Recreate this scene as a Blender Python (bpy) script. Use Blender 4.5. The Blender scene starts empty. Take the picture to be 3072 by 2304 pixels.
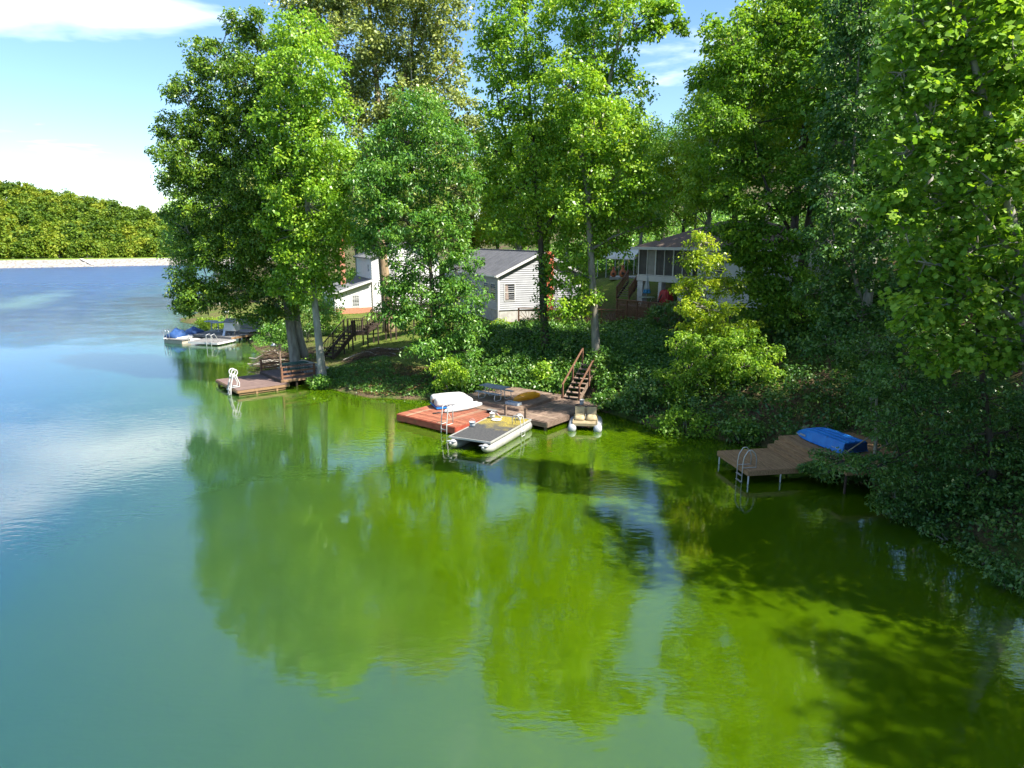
import bpy, math, random
import numpy as np
from mathutils import Vector, Matrix
random.seed(7)
rng = np.random.default_rng(11)
R = math.radians
sc = bpy.context.scene
col = sc.collection

# ------------------------------------------------------------------ camera
CAM_H, PITCH, F = 10.0, R(12), 2048.0          # metres, radians, focal length in photo pixels
cam = bpy.data.cameras.new('camera'); cam.sensor_width = 36; cam.lens = 24; cam.clip_end = 6000; cam.clip_start = .1
cam_o = bpy.data.objects.new('camera', cam); col.objects.link(cam_o)
cam_o.location = (0, 0, CAM_H); cam_o.rotation_euler = (R(90) - PITCH, 0, 0)
sc.camera = cam_o

# ------------------------------------------------------------------ light
SUN_EL = R(50); SUN_AZ = R(117)                 # azimuth from +Y towards +X
SD = Vector((math.sin(SUN_AZ) * math.cos(SUN_EL), math.cos(SUN_AZ) * math.cos(SUN_EL), math.sin(SUN_EL)))
world = bpy.data.worlds.new('World'); sc.world = world; world.use_nodes = True
wn = world.node_tree; wn.nodes.clear()
def wnode(t, **k):
    n = wn.nodes.new(t)
    for a, b in k.items(): setattr(n, a, b)
    return n
wl = wn.links.new
sky = wnode('ShaderNodeTexSky', sky_type='NISHITA', sun_disc=False, sun_elevation=SUN_EL, sun_rotation=SUN_AZ,
            altitude=200, air_density=1.0, dust_density=.7, ozone_density=2.2)
tc = wnode('ShaderNodeTexCoord'); sep = wnode('ShaderNodeSeparateXYZ'); wl(tc.outputs['Generated'], sep.inputs[0])
zz = wnode('ShaderNodeMath', operation='ADD'); zz.inputs[1].default_value = .055; wl(sep.outputs['Z'], zz.inputs[0])
mx = wnode('ShaderNodeMath', operation='MAXIMUM'); mx.inputs[1].default_value = .03; wl(zz.outputs[0], mx.inputs[0])
dx = wnode('ShaderNodeMath', operation='DIVIDE'); wl(sep.outputs['X'], dx.inputs[0]); wl(mx.outputs[0], dx.inputs[1])
dy = wnode('ShaderNodeMath', operation='DIVIDE'); wl(sep.outputs['Y'], dy.inputs[0]); wl(mx.outputs[0], dy.inputs[1])
cmb = wnode('ShaderNodeCombineXYZ'); wl(dx.outputs[0], cmb.inputs[0]); wl(dy.outputs[0], cmb.inputs[1])
mp = wnode('ShaderNodeMapping'); mp.inputs['Location'].default_value = (.155, 30.575, 0); mp.inputs['Scale'].default_value = (1, 1.25, 1)
wl(cmb.outputs[0], mp.inputs[0])
n1 = wnode('ShaderNodeTexNoise'); n1.inputs['Scale'].default_value = .4; n1.inputs['Detail'].default_value = 7; n1.inputs['Roughness'].default_value = .52
n1.inputs['Distortion'].default_value = .35
wl(mp.outputs[0], n1.inputs['Vector'])
cr = wnode('ShaderNodeValToRGB'); cr.color_ramp.elements[0].position = .56; cr.color_ramp.elements[1].position = .70
wl(n1.outputs['Fac'], cr.inputs[0])
skm = wnode('ShaderNodeMixRGB', blend_type='MIX'); skm.inputs['Color2'].default_value = (10, 10.2, 10.5, 1)
hs = wnode('ShaderNodeHueSaturation'); hs.inputs['Saturation'].default_value = 1.15; wl(sky.outputs[0], hs.inputs['Color'])
wl(cr.outputs[0], skm.inputs['Fac']); wl(hs.outputs[0], skm.inputs['Color1'])
bg = wnode('ShaderNodeBackground'); bg.inputs['Strength'].default_value = .086; wl(skm.outputs[0], bg.inputs[0])
wo = wnode('ShaderNodeOutputWorld'); wl(bg.outputs[0], wo.inputs[0])
sun = bpy.data.lights.new('sun', 'SUN'); sun.energy = 5; sun.angle = R(.5); sun.color = (1, .94, .84)
sun_o = bpy.data.objects.new('sun', sun); col.objects.link(sun_o); sun_o.location = (30, -30, 60)
sun_o.rotation_euler = SD.to_track_quat('Z', 'Y').to_euler()
vs = sc.view_settings; vs.view_transform = 'Standard'; vs.look = 'None'; vs.exposure = 1.58; vs.gamma = 1; vs.use_curve_mapping = False
cy = sc.cycles; cy.max_bounces = 7; cy.diffuse_bounces = 3; cy.glossy_bounces = 3; cy.transmission_bounces = 4; cy.transparent_max_bounces = 6
cy.caustics_reflective = False; cy.caustics_refractive = False

# ------------------------------------------------------------------ picture position -> place
def ray(px, py):
    x = (px - 1536) / F; y = -(py - 1152) / F
    return Vector((x, math.cos(PITCH) + y * math.sin(PITCH), -math.sin(PITCH) + y * math.cos(PITCH)))
def G(px, py, z=0.):                            # where the sight line meets the level z
    d = ray(px, py); t = (z - CAM_H) / d.z
    return Vector((d.x * t, d.y * t, z))
def D(px, py, Y):                               # where it meets the depth Y
    d = ray(px, py); t = Y / d.y
    return Vector((d.x * t, Y, CAM_H + d.z * t))

# ------------------------------------------------------------------ materials
MATS = {}
def nodes_of(m):
    m.use_nodes = True; return m.node_tree
def mat(name, c1, c2=None, rough=.7, scale=6., stretch=(1, 1, 1), bump=0., metal=0., spec=.4, rand=0., detail=4, lo=.35, hi=.65, coords='Object', spot=None):
    """colour noise between c1 and c2 + random tone for each object + fine relief"""
    m = bpy.data.materials.new(name); nt = nodes_of(m); b = nt.nodes['Principled BSDF']; L = nt.links.new
    b.inputs['Roughness'].default_value = rough; b.inputs['Metallic'].default_value = metal
    b.inputs['Specular IOR Level'].default_value = spec
    t = nt.nodes.new('ShaderNodeTexCoord'); mpn = nt.nodes.new('ShaderNodeMapping'); mpn.inputs['Scale'].default_value = stretch
    L(t.outputs[coords], mpn.inputs[0])
    n = nt.nodes.new('ShaderNodeTexNoise'); n.inputs['Scale'].default_value = scale; n.inputs['Detail'].default_value = detail
    if rand and coords == 'Object':
        oi0 = nt.nodes.new('ShaderNodeObjectInfo'); vm = nt.nodes.new('ShaderNodeVectorMath'); vm.operation = 'ADD'
        ml = nt.nodes.new('ShaderNodeMath'); ml.operation = 'MULTIPLY'; ml.inputs[1].default_value = 37
        L(oi0.outputs['Random'], ml.inputs[0]); L(mpn.outputs[0], vm.inputs[0]); L(ml.outputs[0], vm.inputs[1]); L(vm.outputs[0], n.inputs['Vector'])
    else:
        L(mpn.outputs[0], n.inputs['Vector'])
    r = nt.nodes.new('ShaderNodeValToRGB'); r.color_ramp.elements[0].position = lo; r.color_ramp.elements[1].position = hi
    r.color_ramp.elements[0].color = (*c1, 1); r.color_ramp.elements[1].color = (*(c2 or c1), 1)
    L(n.outputs['Fac'], r.inputs[0]); out = r.outputs[0]
    if spot:
        n3 = nt.nodes.new('ShaderNodeTexNoise'); n3.inputs['Scale'].default_value = spot[1]; n3.inputs['Detail'].default_value = 5
        L(t.outputs[coords], n3.inputs['Vector'])
        r3 = nt.nodes.new('ShaderNodeValToRGB'); r3.color_ramp.elements[0].position = spot[2]; r3.color_ramp.elements[1].position = spot[2] + .1
        L(n3.outputs['Fac'], r3.inputs[0]); mm = nt.nodes.new('ShaderNodeMixRGB'); L(r3.outputs[0], mm.inputs[0]); L(out, mm.inputs[1])
        mm.inputs[2].default_value = (*spot[0], 1); out = mm.outputs[0]
    if rand:
        oi = nt.nodes.new('ShaderNodeObjectInfo'); h = nt.nodes.new('ShaderNodeHueSaturation')
        mr = nt.nodes.new('ShaderNodeMapRange'); mr.inputs['To Min'].default_value = 1 - rand; mr.inputs['To Max'].default_value = 1 + rand
        L(oi.outputs['Random'], mr.inputs['Value']); L(mr.outputs[0], h.inputs['Value']); L(out, h.inputs['Color']); out = h.outputs[0]
    L(out, b.inputs['Base Color'])
    if bump:
        bp = nt.nodes.new('ShaderNodeBump'); bp.inputs['Strength'].default_value = bump; bp.inputs['Distance'].default_value = .02
        L(n.outputs['Fac'], bp.inputs['Height']); L(bp.outputs[0], b.inputs['Normal'])
    MATS[name] = m; return m
def leafmat(name, dark, mid, light, trans=.35, rough=.4, spec=.5):
    m = bpy.data.materials.new(name); nt = nodes_of(m); b = nt.nodes['Principled BSDF']; L = nt.links.new
    a = nt.nodes.new('ShaderNodeAttribute'); a.attribute_name = 'tint'
    r = nt.nodes.new('ShaderNodeValToRGB'); e = r.color_ramp.elements
    e[0].position = 0; e[0].color = (*dark, 1); e[1].position = 1; e[1].color = (*light, 1); k = e.new(.5); k.color = (*mid, 1)
    L(a.outputs['Fac'], r.inputs[0]); L(r.outputs[0], b.inputs['Base Color'])
    b.inputs['Roughness'].default_value = rough; b.inputs['Specular IOR Level'].default_value = spec
    tr = nt.nodes.new('ShaderNodeBsdfTranslucent'); g = nt.nodes.new('ShaderNodeMixRGB'); g.blend_type = 'MULTIPLY'; g.inputs[0].default_value = 1
    g.inputs[2].default_value = (1.25, 1.25, .55, 1); L(r.outputs[0], g.inputs[1]); L(g.outputs[0], tr.inputs[0])
    mx_ = nt.nodes.new('ShaderNodeMixShader'); mx_.inputs[0].default_value = trans
    L(b.outputs[0], mx_.inputs[1]); L(tr.outputs[0], mx_.inputs[2]); L(mx_.outputs[0], nt.nodes['Material Output'].inputs['Surface'])
    MATS[name] = m; return m

leafmat('leaf_oak',   (0.049, 0.114, 0.013), (0.114, 0.230, 0.019), (0.279, 0.377, 0.032))
leafmat('leaf_poplar',(0.099, 0.230, 0.019), (0.213, 0.393, 0.030), (0.410, 0.541, 0.049), .4)
leafmat('leaf_cotton',(0.099, 0.156, 0.041), (0.230, 0.296, 0.082), (0.442, 0.476, 0.148), .35)
leafmat('leaf_hick',  (0.049, 0.156, 0.030), (0.114, 0.271, 0.039), (0.246, 0.410, 0.057), .38)
leafmat('leaf_bright',(0.148, 0.262, 0.019), (0.279, 0.410, 0.025), (0.492, 0.541, 0.032), .45)
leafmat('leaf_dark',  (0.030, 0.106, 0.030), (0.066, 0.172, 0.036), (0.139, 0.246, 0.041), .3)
leafmat('leaf_maple', (0.074, 0.180, 0.019), (0.156, 0.311, 0.026), (0.328, 0.476, 0.049), .42, .5, .35)
leafmat('leaf_bank',  (0.036, 0.114, 0.019), (0.082, 0.197, 0.026), (0.180, 0.311, 0.041), .3)
leafmat('leaf_far',   (.045, .095, .010), (.115, .190, .014), (.220, .260, .022), .3, .6, .2)
leafmat('grass_blade',(0.085, 0.146, 0.022), (0.159, 0.220, 0.030), (0.281, 0.268, 0.073), .35, .6, .2)
leafmat('dry_leaf',   (0.085, 0.049, 0.022), (0.159, 0.098, 0.043), (0.256, 0.183, 0.085), .1, .8, .1)
mat('bark_grey', (.13, .115, .09), (.30, .28, .23), .9, 5, (1, 1, .25), .6, lo=.3, hi=.7)
mat('bark_pale', (0.16, 0.15, 0.125), (0.33, 0.315, 0.28), .85, 4, (1, 1, .3), .5, lo=.3, hi=.65)
mat('bark_dark', (.035, .028, .02), (.10, .085, .06), .9, 6, (1, 1, .25), .6)
mat('bark_brown', (.16, .11, .06), (.33, .25, .15), .9, 7, (1, 1, .2), .6)
mat('dead_wood', (.26, .23, .19), (.48, .44, .38), .85, 8)
mat('brush', (.07, .045, .028), (.17, .115, .075), .9, 8)
mat('wood_red', (0.19, 0.055, 0.03), (0.31, 0.115, 0.065), .7, 2.2, (1, 9, 9), .25, rand=.26, spot=((.30, .20, .13), 1.6, .56))
mat('paint_red', (0.25, 0.045, 0.026), (0.34, 0.08, 0.048), .6, 3, (1, 1, 3), .15, rand=.06, spot=((.22, .06, .035), 2.2, .58))
mat('wood_brown', (.105, .07, .05), (.22, .155, .115), .85, 2.2, (1, 9, 9), .3, rand=.18, spot=((.27, .2, .14), 1.4, .58))
mat('wood_dark', (.028, .019, .014), (.075, .05, .036), .8, 3, (1, 7, 7), .3, rand=.12)
mat('wood_rail', (.11, .05, .03), (.20, .10, .055), .8, 3, (1, 7, 7), .3, rand=.1)
mat('wood_tan', (0.19, 0.11, 0.055), (0.32, 0.2, 0.105), .75, 2.2, (1, 9, 9), .25, rand=.10)
mat('wood_grey', (0.11, 0.105, 0.1), (0.22, 0.215, 0.205), .85, 2.2, (1, 9, 9), .25, rand=.14)
mat('wood_lattice', (0.16, 0.085, 0.05), (0.24, 0.13, 0.08), .8, 4, rand=.05)
mat('wood_plum', (.10, .065, .06), (.19, .13, .11), .85, 2.2, (1, 9, 9), .3, rand=.15)
mat('white_plastic', (0.5, 0.5, 0.49), (0.43, 0.43, 0.42), .4, 2.5, spot=((.55, .53, .48), 3.2, .66))
mat('white_paint', (0.6, 0.6, 0.6), (0.55, 0.55, 0.54), .5, 3)
mat('yellow_plastic', (0.6, 0.27, 0.008), (0.5, 0.21, 0.008), .4, 3)
mat('blue_boat', (0.012, 0.15, 0.52), (0.02, 0.21, 0.62), .45, 3, spot=((.02, .07, .2), 5, .64))
mat('blue_cover', (0.01, 0.04, 0.13), (0.02, 0.07, 0.21), .65, 5, bump=.4)
mat('galv', (.50, .51, .52), (.66, .67, .68), .35, 6, metal=.7)
mat('alum', (0.38, 0.38, 0.37), (0.5, 0.49, 0.47), .4, 5, metal=.35, spot=((.38, .36, .30), 2.5, .6))
mat('tube_grey', (0.26, 0.28, 0.31), (0.36, 0.38, 0.41), .4, 4, spot=((.3, .29, .27), 4, .62))
mat('white_metal', (0.5, 0.51, 0.5), (0.42, 0.43, 0.42), .4, 6)
mat('grey_plastic', (.30, .34, .38), (.40, .44, .47), .55, 6)
mat('table_grey', (0.14, 0.175, 0.215), (0.22, 0.26, 0.29), .6, 5, (1, 5, 5), rand=.08)
mat('green_table', (.012, .065, .05), (.02, .095, .07), .5, 5)
mat('tan_vinyl', (0.3, 0.24, 0.13), (0.4, 0.33, 0.2), .6, 5, bump=.2)
mat('tan_deck', (0.23, 0.185, 0.11), (0.32, 0.26, 0.16), .65, 4, spot=((.14, .10, .05), 5, .6))
mat('rope', (.68, .66, .60), (.55, .53, .47), .8, 30)
mat('black', (.012, .012, .014), (.03, .03, .03), .5, 5)
mat('siding_grey', (0.29, 0.3, 0.32), (0.34, 0.35, 0.37), .55, 1.5, rand=.03)
mat('siding_white', (0.6, 0.6, 0.6), (0.54, 0.54, 0.54), .5, 1.5, rand=.02)
mat('trim_white', (0.58, 0.58, 0.57), (0.5, 0.5, 0.49), .5, 3)
mat('roof_metal', (0.1, 0.105, 0.12), (0.16, 0.165, 0.185), .45, 1.2, metal=.3, rand=.05)
mat('roof_shingle', (.10, .105, .11), (.17, .175, .18), .9, 12, rand=.06)
mat('roof_brown', (0.085, 0.06, 0.046), (0.16, 0.115, 0.085), .9, 10, rand=.08)
mat('foundation', (0.3, 0.29, 0.27), (0.42, 0.41, 0.385), .9, 3, spot=((.45, .40, .33), 1.5, .6))
mat('brick', (.30, .095, .045), (.42, .15, .075), .85, 9, rand=.18)
mat('mortar', (.38, .33, .28), (.46, .41, .35), .9, 10)
mat('chimney_red', (.40, .09, .045), (.55, .15, .08), .8, 5, (1, 1, 1), .2, spot=((.30, .07, .04), 4, .6))
mat('glass', (.012, .014, .016), (.03, .035, .04), .06, 1.5, spec=.6)
mat('screen', (0.05, 0.05, 0.048), (0.08, 0.08, 0.075), .75, 2)
mat('screen_door', (.20, .20, .19), (.26, .26, .25), .6, 2)
mat('curtain', (.20, .15, .13), (.32, .26, .23), .8, 5)
mat('tan_wall', (.36, .31, .25), (.42, .37, .30), .7, 3)
mat('tarp_red', (0.26, 0.008, 0.008), (0.34, 0.014, 0.012), .5, 5, bump=.2)
mat('umb_white', (0.42, 0.45, 0.47), (0.5, 0.53, 0.54), .8, 5)
mat('umb_blue', (.02, .14, .32), (.05, .24, .44), .8, 14, lo=.45, hi=.55)
mat('table_green', (.20, .25, .18), (.28, .33, .24), .4, 4)
mat('terracotta', (0.33, 0.1, 0.04), (0.42, 0.15, 0.065), .8, 5)
mat('concrete', (0.27, 0.255, 0.235), (0.36, 0.345, 0.32), .9, 4)
mat('stone', (.20, .185, .17), (.36, .34, .31), .9, 5, bump=.5, rand=.18)
mat('stone_cap', (.24, .225, .20), (.36, .34, .30), .9, 5, bump=.4, rand=.1)
mat('riprap', (0.11, 0.1, 0.088), (0.27, 0.255, 0.23), .9, 1.3, (1, 1, 1), 1., detail=8, lo=.3, hi=.6)
mat('rock', (.16, .13, .10), (.32, .28, .23), .9, 4, bump=.6)
mat('lamp_glass', (.85, .85, .83), (.85, .85, .83), .3, 3)
mat('wire', (.35, .35, .35), (.35, .35, .35), .6, 3)
mat('moss_mat', (.034, .036, .040), (.060, .060, .060), .9, 9, bump=.3)
def setup_moss():
    m = MATS['moss_mat']; nt = m.node_tree; b = nt.nodes['Principled BSDF']; L = nt.links.new
    src = b.inputs['Base Color'].links[0].from_socket
    t = nt.nodes.new('ShaderNodeTexCoord'); s = nt.nodes.new('ShaderNodeSeparateXYZ'); L(t.outputs['Object'], s.inputs[0])
    n = nt.nodes.new('ShaderNodeTexNoise'); n.inputs['Scale'].default_value = 1.6; n.inputs['Detail'].default_value = 7; L(t.outputs['Object'], n.inputs['Vector'])
    ma = nt.nodes.new('ShaderNodeMath'); ma.operation = 'MULTIPLY_ADD'; ma.inputs[1].default_value = 3.2; L(n.outputs['Fac'], ma.inputs[0]); L(s.outputs['Y'], ma.inputs[2])
    r = nt.nodes.new('ShaderNodeMapRange'); r.inputs['From Min'].default_value = 3.9; r.inputs['From Max'].default_value = 5.1; L(ma.outputs[0], r.inputs['Value'])
    n2 = nt.nodes.new('ShaderNodeTexNoise'); n2.inputs['Scale'].default_value = 14; L(t.outputs['Object'], n2.inputs['Vector'])
    r2 = nt.nodes.new('ShaderNodeValToRGB'); r2.color_ramp.elements[0].color = (.11, .085, .035, 1); r2.color_ramp.elements[1].color = (.30, .24, .03, 1)
    r2.color_ramp.elements[0].position = .35; r2.color_ramp.elements[1].position = .6
    L(n2.outputs['Fac'], r2.inputs[0]); mm = nt.nodes.new('ShaderNodeMixRGB'); L(r.outputs[0], mm.inputs[0]); L(src, mm.inputs[1]); L(r2.outputs[0], mm.inputs[2])
    L(mm.outputs[0], b.inputs['Base Color'])
setup_moss()

# ------------------------------------------------------------------ mesh helpers
class MB:
    def __init__(s): s.v = []; s.f = []
    def add(s, vs, fs):
        o = len(s.v); s.v += [tuple(p) for p in vs]; s.f += [tuple(i + o for i in f) for f in fs]; return s
    def box(s, c, d, rz=0., rx=0., ry=0.):
        x, y, z = d[0] / 2, d[1] / 2, d[2] / 2
        m = Matrix.Translation(c) @ Matrix.Rotation(rz, 4, 'Z') @ Matrix.Rotation(ry, 4, 'Y') @ Matrix.Rotation(rx, 4, 'X')
        vs = [m @ Vector(p) for p in ((-x,-y,-z),(x,-y,-z),(x,y,-z),(-x,y,-z),(-x,-y,z),(x,-y,z),(x,y,z),(-x,y,z))]
        return s.add(vs, ((0,3,2,1),(4,5,6,7),(0,1,5,4),(1,2,6,5),(2,3,7,6),(3,0,4,7)))
    def bar(s, p, q, w, h):                      # a board from p to q
        p = Vector(p); q = Vector(q); d = (q - p).normalized()
        u = Vector((0, 0, 1)) if abs(d.z) < .95 else Vector((0, 1, 0))
        a = d.cross(u).normalized() * (w / 2); b = a.normalized().cross(d) * (h / 2)
        vs = [p - a - b, p + a - b, p + a + b, p - a + b, q - a - b, q + a - b, q + a + b, q - a + b]
        return s.add(vs, ((0,1,2,3),(7,6,5,4),(4,5,1,0),(5,6,2,1),(6,7,3,2),(7,4,0,3)))
    def tube(s, pts, rad, n=8, cap=True):
        pts = [Vector(p) for p in pts]; m = len(pts)
        if not hasattr(rad, '__len__'): rad = [rad] * m
        rings = []; ref = None
        for i, p in enumerate(pts):
            t = (pts[min(i + 1, m - 1)] - pts[max(i - 1, 0)]).normalized()
            if ref is None: ref = Vector((1, 0, 0)) if abs(t.x) < .8 else Vector((0, 1, 0))
            a = (ref - t * ref.dot(t)).normalized(); b = t.cross(a); ref = a
            rings.append([p + (a * math.cos(2 * math.pi * k / n) + b * math.sin(2 * math.pi * k / n)) * rad[i] for k in range(n)])
        return s.loft(rings, cap)
    def loft(s, rings, cap=True, closed=True):
        n = len(rings[0]); vs = [p for r in rings for p in r]; fs = []
        for i in range(len(rings) - 1):
            for k in range(n if closed else n - 1):
                fs.append((i * n + k, i * n + (k + 1) % n, (i + 1) * n + (k + 1) % n, (i + 1) * n + k))
        if cap: fs += [tuple(range(n))[::-1], tuple(range((len(rings) - 1) * n, len(rings) * n))]
        return s.add(vs, fs)
    def prism(s, poly, a, b):                    # polygon (list of 3d points) swept by vector
        n = len(poly); v = Vector(b); vs = [Vector(p) + Vector(a) for p in poly] + [Vector(p) + v for p in poly]
        return s.add(vs, [tuple(range(n))[::-1], tuple(range(n, 2 * n))] + [(i, (i + 1) % n, n + (i + 1) % n, n + i) for i in range(n)])
    def mesh(s, name, smooth=False):
        me = bpy.data.meshes.new(name); me.from_pydata(s.v, [], s.f); me.update()
        if smooth:
            me.polygons.foreach_set('use_smooth', [True] * len(me.polygons))
        return me
    def build(s, name, m, parent=None, smooth=False, loc=(0, 0, 0), rz=0.):
        return put(name, s.mesh(name, smooth), m, parent, loc, rz)
def put(name, me, m, parent=None, loc=(0, 0, 0), rz=0., rot=None):
    if m and not me.materials: me.materials.append(MATS[m])
    o = bpy.data.objects.new(name, me); col.objects.link(o); o.parent = parent
    o.location = loc; o.rotation_euler = rot or (0, 0, rz); return o
def tag(o, label, cat, group=None):
    o['label'] = label; o['category'] = cat
    if group: o['group'] = group
    return o
def thing(name, label, cat, loc=(0, 0, 0), rz=0., group=None):
    o = bpy.data.objects.new(name, None); col.objects.link(o); o.location = loc; o.rotation_euler = (0, 0, rz); o.empty_display_size = .2
    return tag(o, label, cat, group)
def struct(o): o['kind'] = 'structure'; return o
def arc(c, r, a0, a1, n, plane='xz'):
    out = []
    for i in range(n + 1):
        a = a0 + (a1 - a0) * i / n; u, v = r * math.cos(a), r * math.sin(a)
        out.append(Vector(c) + (Vector((u, 0, v)) if plane == 'xz' else Vector((0, u, v)) if plane == 'yz' else Vector((u, v, 0))))
    return out
def planks(parent, x0, x1, y0, y1, z, m, w=.14, gap=.014, t=.035, along='x', name='plank'):
    """deck boards: alike boards share one mesh; slightly uneven"""
    span = (y1 - y0) if along == 'x' else (x1 - x0); L = (x1 - x0) if along == 'x' else (y1 - y0)
    n = max(1, round(span / w)); p = span / n
    me = MB().box((0, 0, 0), (L, p - gap, t)).mesh(name)
    for i in range(n):
        c = (i + .5) * p
        loc = ((x0 + x1) / 2 + random.uniform(-.008, .008), y0 + c, z - t / 2 + random.uniform(-.005, .005)) if along == 'x' else (x0 + c, (y0 + y1) / 2 + random.uniform(-.008, .008), z - t / 2 + random.uniform(-.005, .005))
        put(name, me, m, parent, loc, rot=(random.uniform(-.012, .012), 0, 0 if along == 'x' else math.pi / 2))
def leaf_mesh_lobed(name, P, axis, nrm, Ls, tint, m):
    """larger five-lobed leaves for near trees"""
    n = len(P); k = 8; side = np.cross(nrm, axis); side /= np.linalg.norm(side, axis=1, keepdims=True) + 1e-9
    V = np.empty((n, k, 3), np.float32)
    for i, (u, v) in enumerate(((.0, .0), (.18, .5), (.42, .30), (.68, .48), (1., .0), (.68, -.48), (.42, -.30), (.18, -.5))):
        V[:, i] = P + axis * (Ls * u)[:, None] + side * (Ls * v)[:, None] + nrm * (Ls * (.14 * abs(v) - .1 * u * u))[:, None]
    me = bpy.data.meshes.new(name); me.vertices.add(k * n); me.vertices.foreach_set('co', V.ravel())
    me.loops.add(k * n); me.loops.foreach_set('vertex_index', np.arange(k * n, dtype=np.int32))
    me.polygons.add(n); me.polygons.foreach_set('loop_start', np.arange(0, k * n, k, dtype=np.int32))
    at = me.attributes.new('tint', 'FLOAT', 'POINT'); at.data.foreach_set('value', np.repeat(tint.astype(np.float32), k))
    me.update(); me.materials.append(MATS[m]); return me
def leaf_mesh(name, P, axis, nrm, Ls, Ws, tint, m):
    """many small folded leaves as one mesh"""
    n = len(P)
    side = np.cross(nrm, axis); side /= np.linalg.norm(side, axis=1, keepdims=True) + 1e-9
    V = np.empty((n, 4, 3), np.float32)
    V[:, 0] = P; V[:, 2] = P + axis * Ls[:, None] - np.array([0, 0, .12]) * Ls[:, None]
    mid = P + axis * (Ls * .45)[:, None] + nrm * (Ls * .12)[:, None]
    V[:, 1] = mid + side * (Ws * .5)[:, None]; V[:, 3] = mid - side * (Ws * .5)[:, None]
    me = bpy.data.meshes.new(name); me.vertices.add(4 * n); me.vertices.foreach_set('co', V.ravel())
    me.loops.add(4 * n); me.loops.foreach_set('vertex_index', np.arange(4 * n, dtype=np.int32))
    me.polygons.add(n); me.polygons.foreach_set('loop_start', np.arange(0, 4 * n, 4, dtype=np.int32))
    at = me.attributes.new('tint', 'FLOAT', 'POINT'); at.data.foreach_set('value', np.repeat(tint.astype(np.float32), 4))
    me.update(); me.materials.append(MATS[m]); return me
def unit(n): 
    v = rng.normal(size=(n, 3)); return v / (np.linalg.norm(v, axis=1, keepdims=True) + 1e-9)
def leaves_at(C, rc, per, L, W, droop=.3, flat=.7, up=.5):
    """clumps of leaves round the centres C (n,3); rc clump radius (n,)"""
    n = len(C); idx = np.repeat(np.arange(n), per); N = len(idx)
    o = unit(N); rr = rng.random(N) ** .5
    off = o * (rr * rc[idx])[:, None]; off[:, 2] *= flat
    P = C[idx] + off
    nrm = .45 * o + np.array([0, 0, up]) + .75 * unit(N); nrm /= np.linalg.norm(nrm, axis=1, keepdims=True)
    ax = unit(N) + o * .5; ax[:, 2] -= droop; ax -= nrm * (ax * nrm).sum(1, keepdims=True); ax /= np.linalg.norm(ax, axis=1, keepdims=True) + 1e-9
    s = rng.uniform(.7, 1.25, N)
    tint = np.clip(.5 + rng.normal(0, .17, N) + rng.normal(0, .14, n)[idx], 0, 1)
    return P, ax, nrm, L * s, W * s, tint
# ------------------------------------------------------------------ the land: height field through control points
SHORE = [(-115, 300), (-75, 190), (-52, 112), (-41, 84), (-34.5, 78.5), (-31, 76), (-27.5, 70), (-23.5, 62), (-20, 56), (-17.4, 50.5), (-14.4, 47.6), (-12.6, 45.7),
         (-9.3, 42.9), (-5, 42.2), (-1.5, 42.8), (3.5, 41.6), (6.2, 38.2), (8, 35.2), (11, 33.2), (13.4, 31.4), (14.6, 28), (14.9, 24.5), (15.0, 21), (15.6, 17), (17, 9), (19, -5), (23, -40)]
SH = np.array(SHORE, float)
def shore_dist(P):
    """signed distance to the shoreline, > 0 on land (right-hand side of the polyline)"""
    best = np.full(len(P), 1e9); sgn = np.ones(len(P))
    for i in range(len(SH) - 1):
        a, b = SH[i], SH[i + 1]; d = b - a; t = np.clip(((P - a) @ d) / (d @ d), 0, 1)
        q = a + t[:, None] * d; r = np.hypot(*(P - q).T); c = d[0] * (P[:, 1] - a[1]) - d[1] * (P[:, 0] - a[0])
        m = r < best; best[m] = r[m]; sgn[m] = np.sign(c[m])
    return best * sgn
CTRL = [(-30, 84, .8), (-24, 80, 1.0), (-20, 72, 1.0), (-15, 66, 1.1), (-12, 82, 1.2), (-5, 84, 1.8), (0, 90, 2.6), (-14, 56, 1.0), (-12, 52, 1.05), (-10, 49, 1.3), (-8.5, 53, 2.0), (-6, 49, 1.7),
        (-5, 57, 2.5), (-1, 60, 2.8), (-5, 66, 2.7), (3, 62, 2.8), (6, 58, 2.8), (9, 56, 2.9), (3, 51, 2.7), (0, 47, 1.9), (6, 46, 2.4), (9, 43, 2.5), (12, 46, 3.2), (12, 39, 2.3), (10, 52, 2.9),
        (15, 56, 4.6), (11, 63, 5.6), (10.6, 66, 6.35), (13, 68, 6.4), (9, 72, 5.9), (16, 80, 6.4), (22, 72, 7.5), (17, 34, 1.7), (18.5, 29, 2.2), (19, 24, 2.6), (20, 19, 3.0), (24, 38, 6.5), (28, 30, 8), (24, 50, 7.0),
        (26, 60, 8.5), (38, 45, 14), (38, 20, 13), (50, 85, 16), (70, 50, 24), (0, 125, 6), (35, 125, 14), (-40, 125, 2.2), (-60, 190, 2.8), (-30, 250, 6), (40, 220, 22), (90, 120, 26), (24, 10, 5), (30, -20, 9), (60, -20, 20)]
_S = [(x, y, .12) for x, y in SHORE]
_C = np.array(_S + CTRL, float)
_A = np.hypot(_C[:, None, 0] - _C[None, :, 0], _C[:, None, 1] - _C[None, :, 1])
_n = len(_C); _M = np.zeros((_n + 3, _n + 3)); _M[:_n, :_n] = _A; _M[:_n, _n] = 1; _M[:_n, _n + 1:] = _C[:, :2]; _M[_n, :_n] = 1; _M[_n + 1:, :_n] = _C[:, :2].T
_w = np.linalg.solve(_M, np.r_[_C[:, 2], 0, 0, 0])
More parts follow.
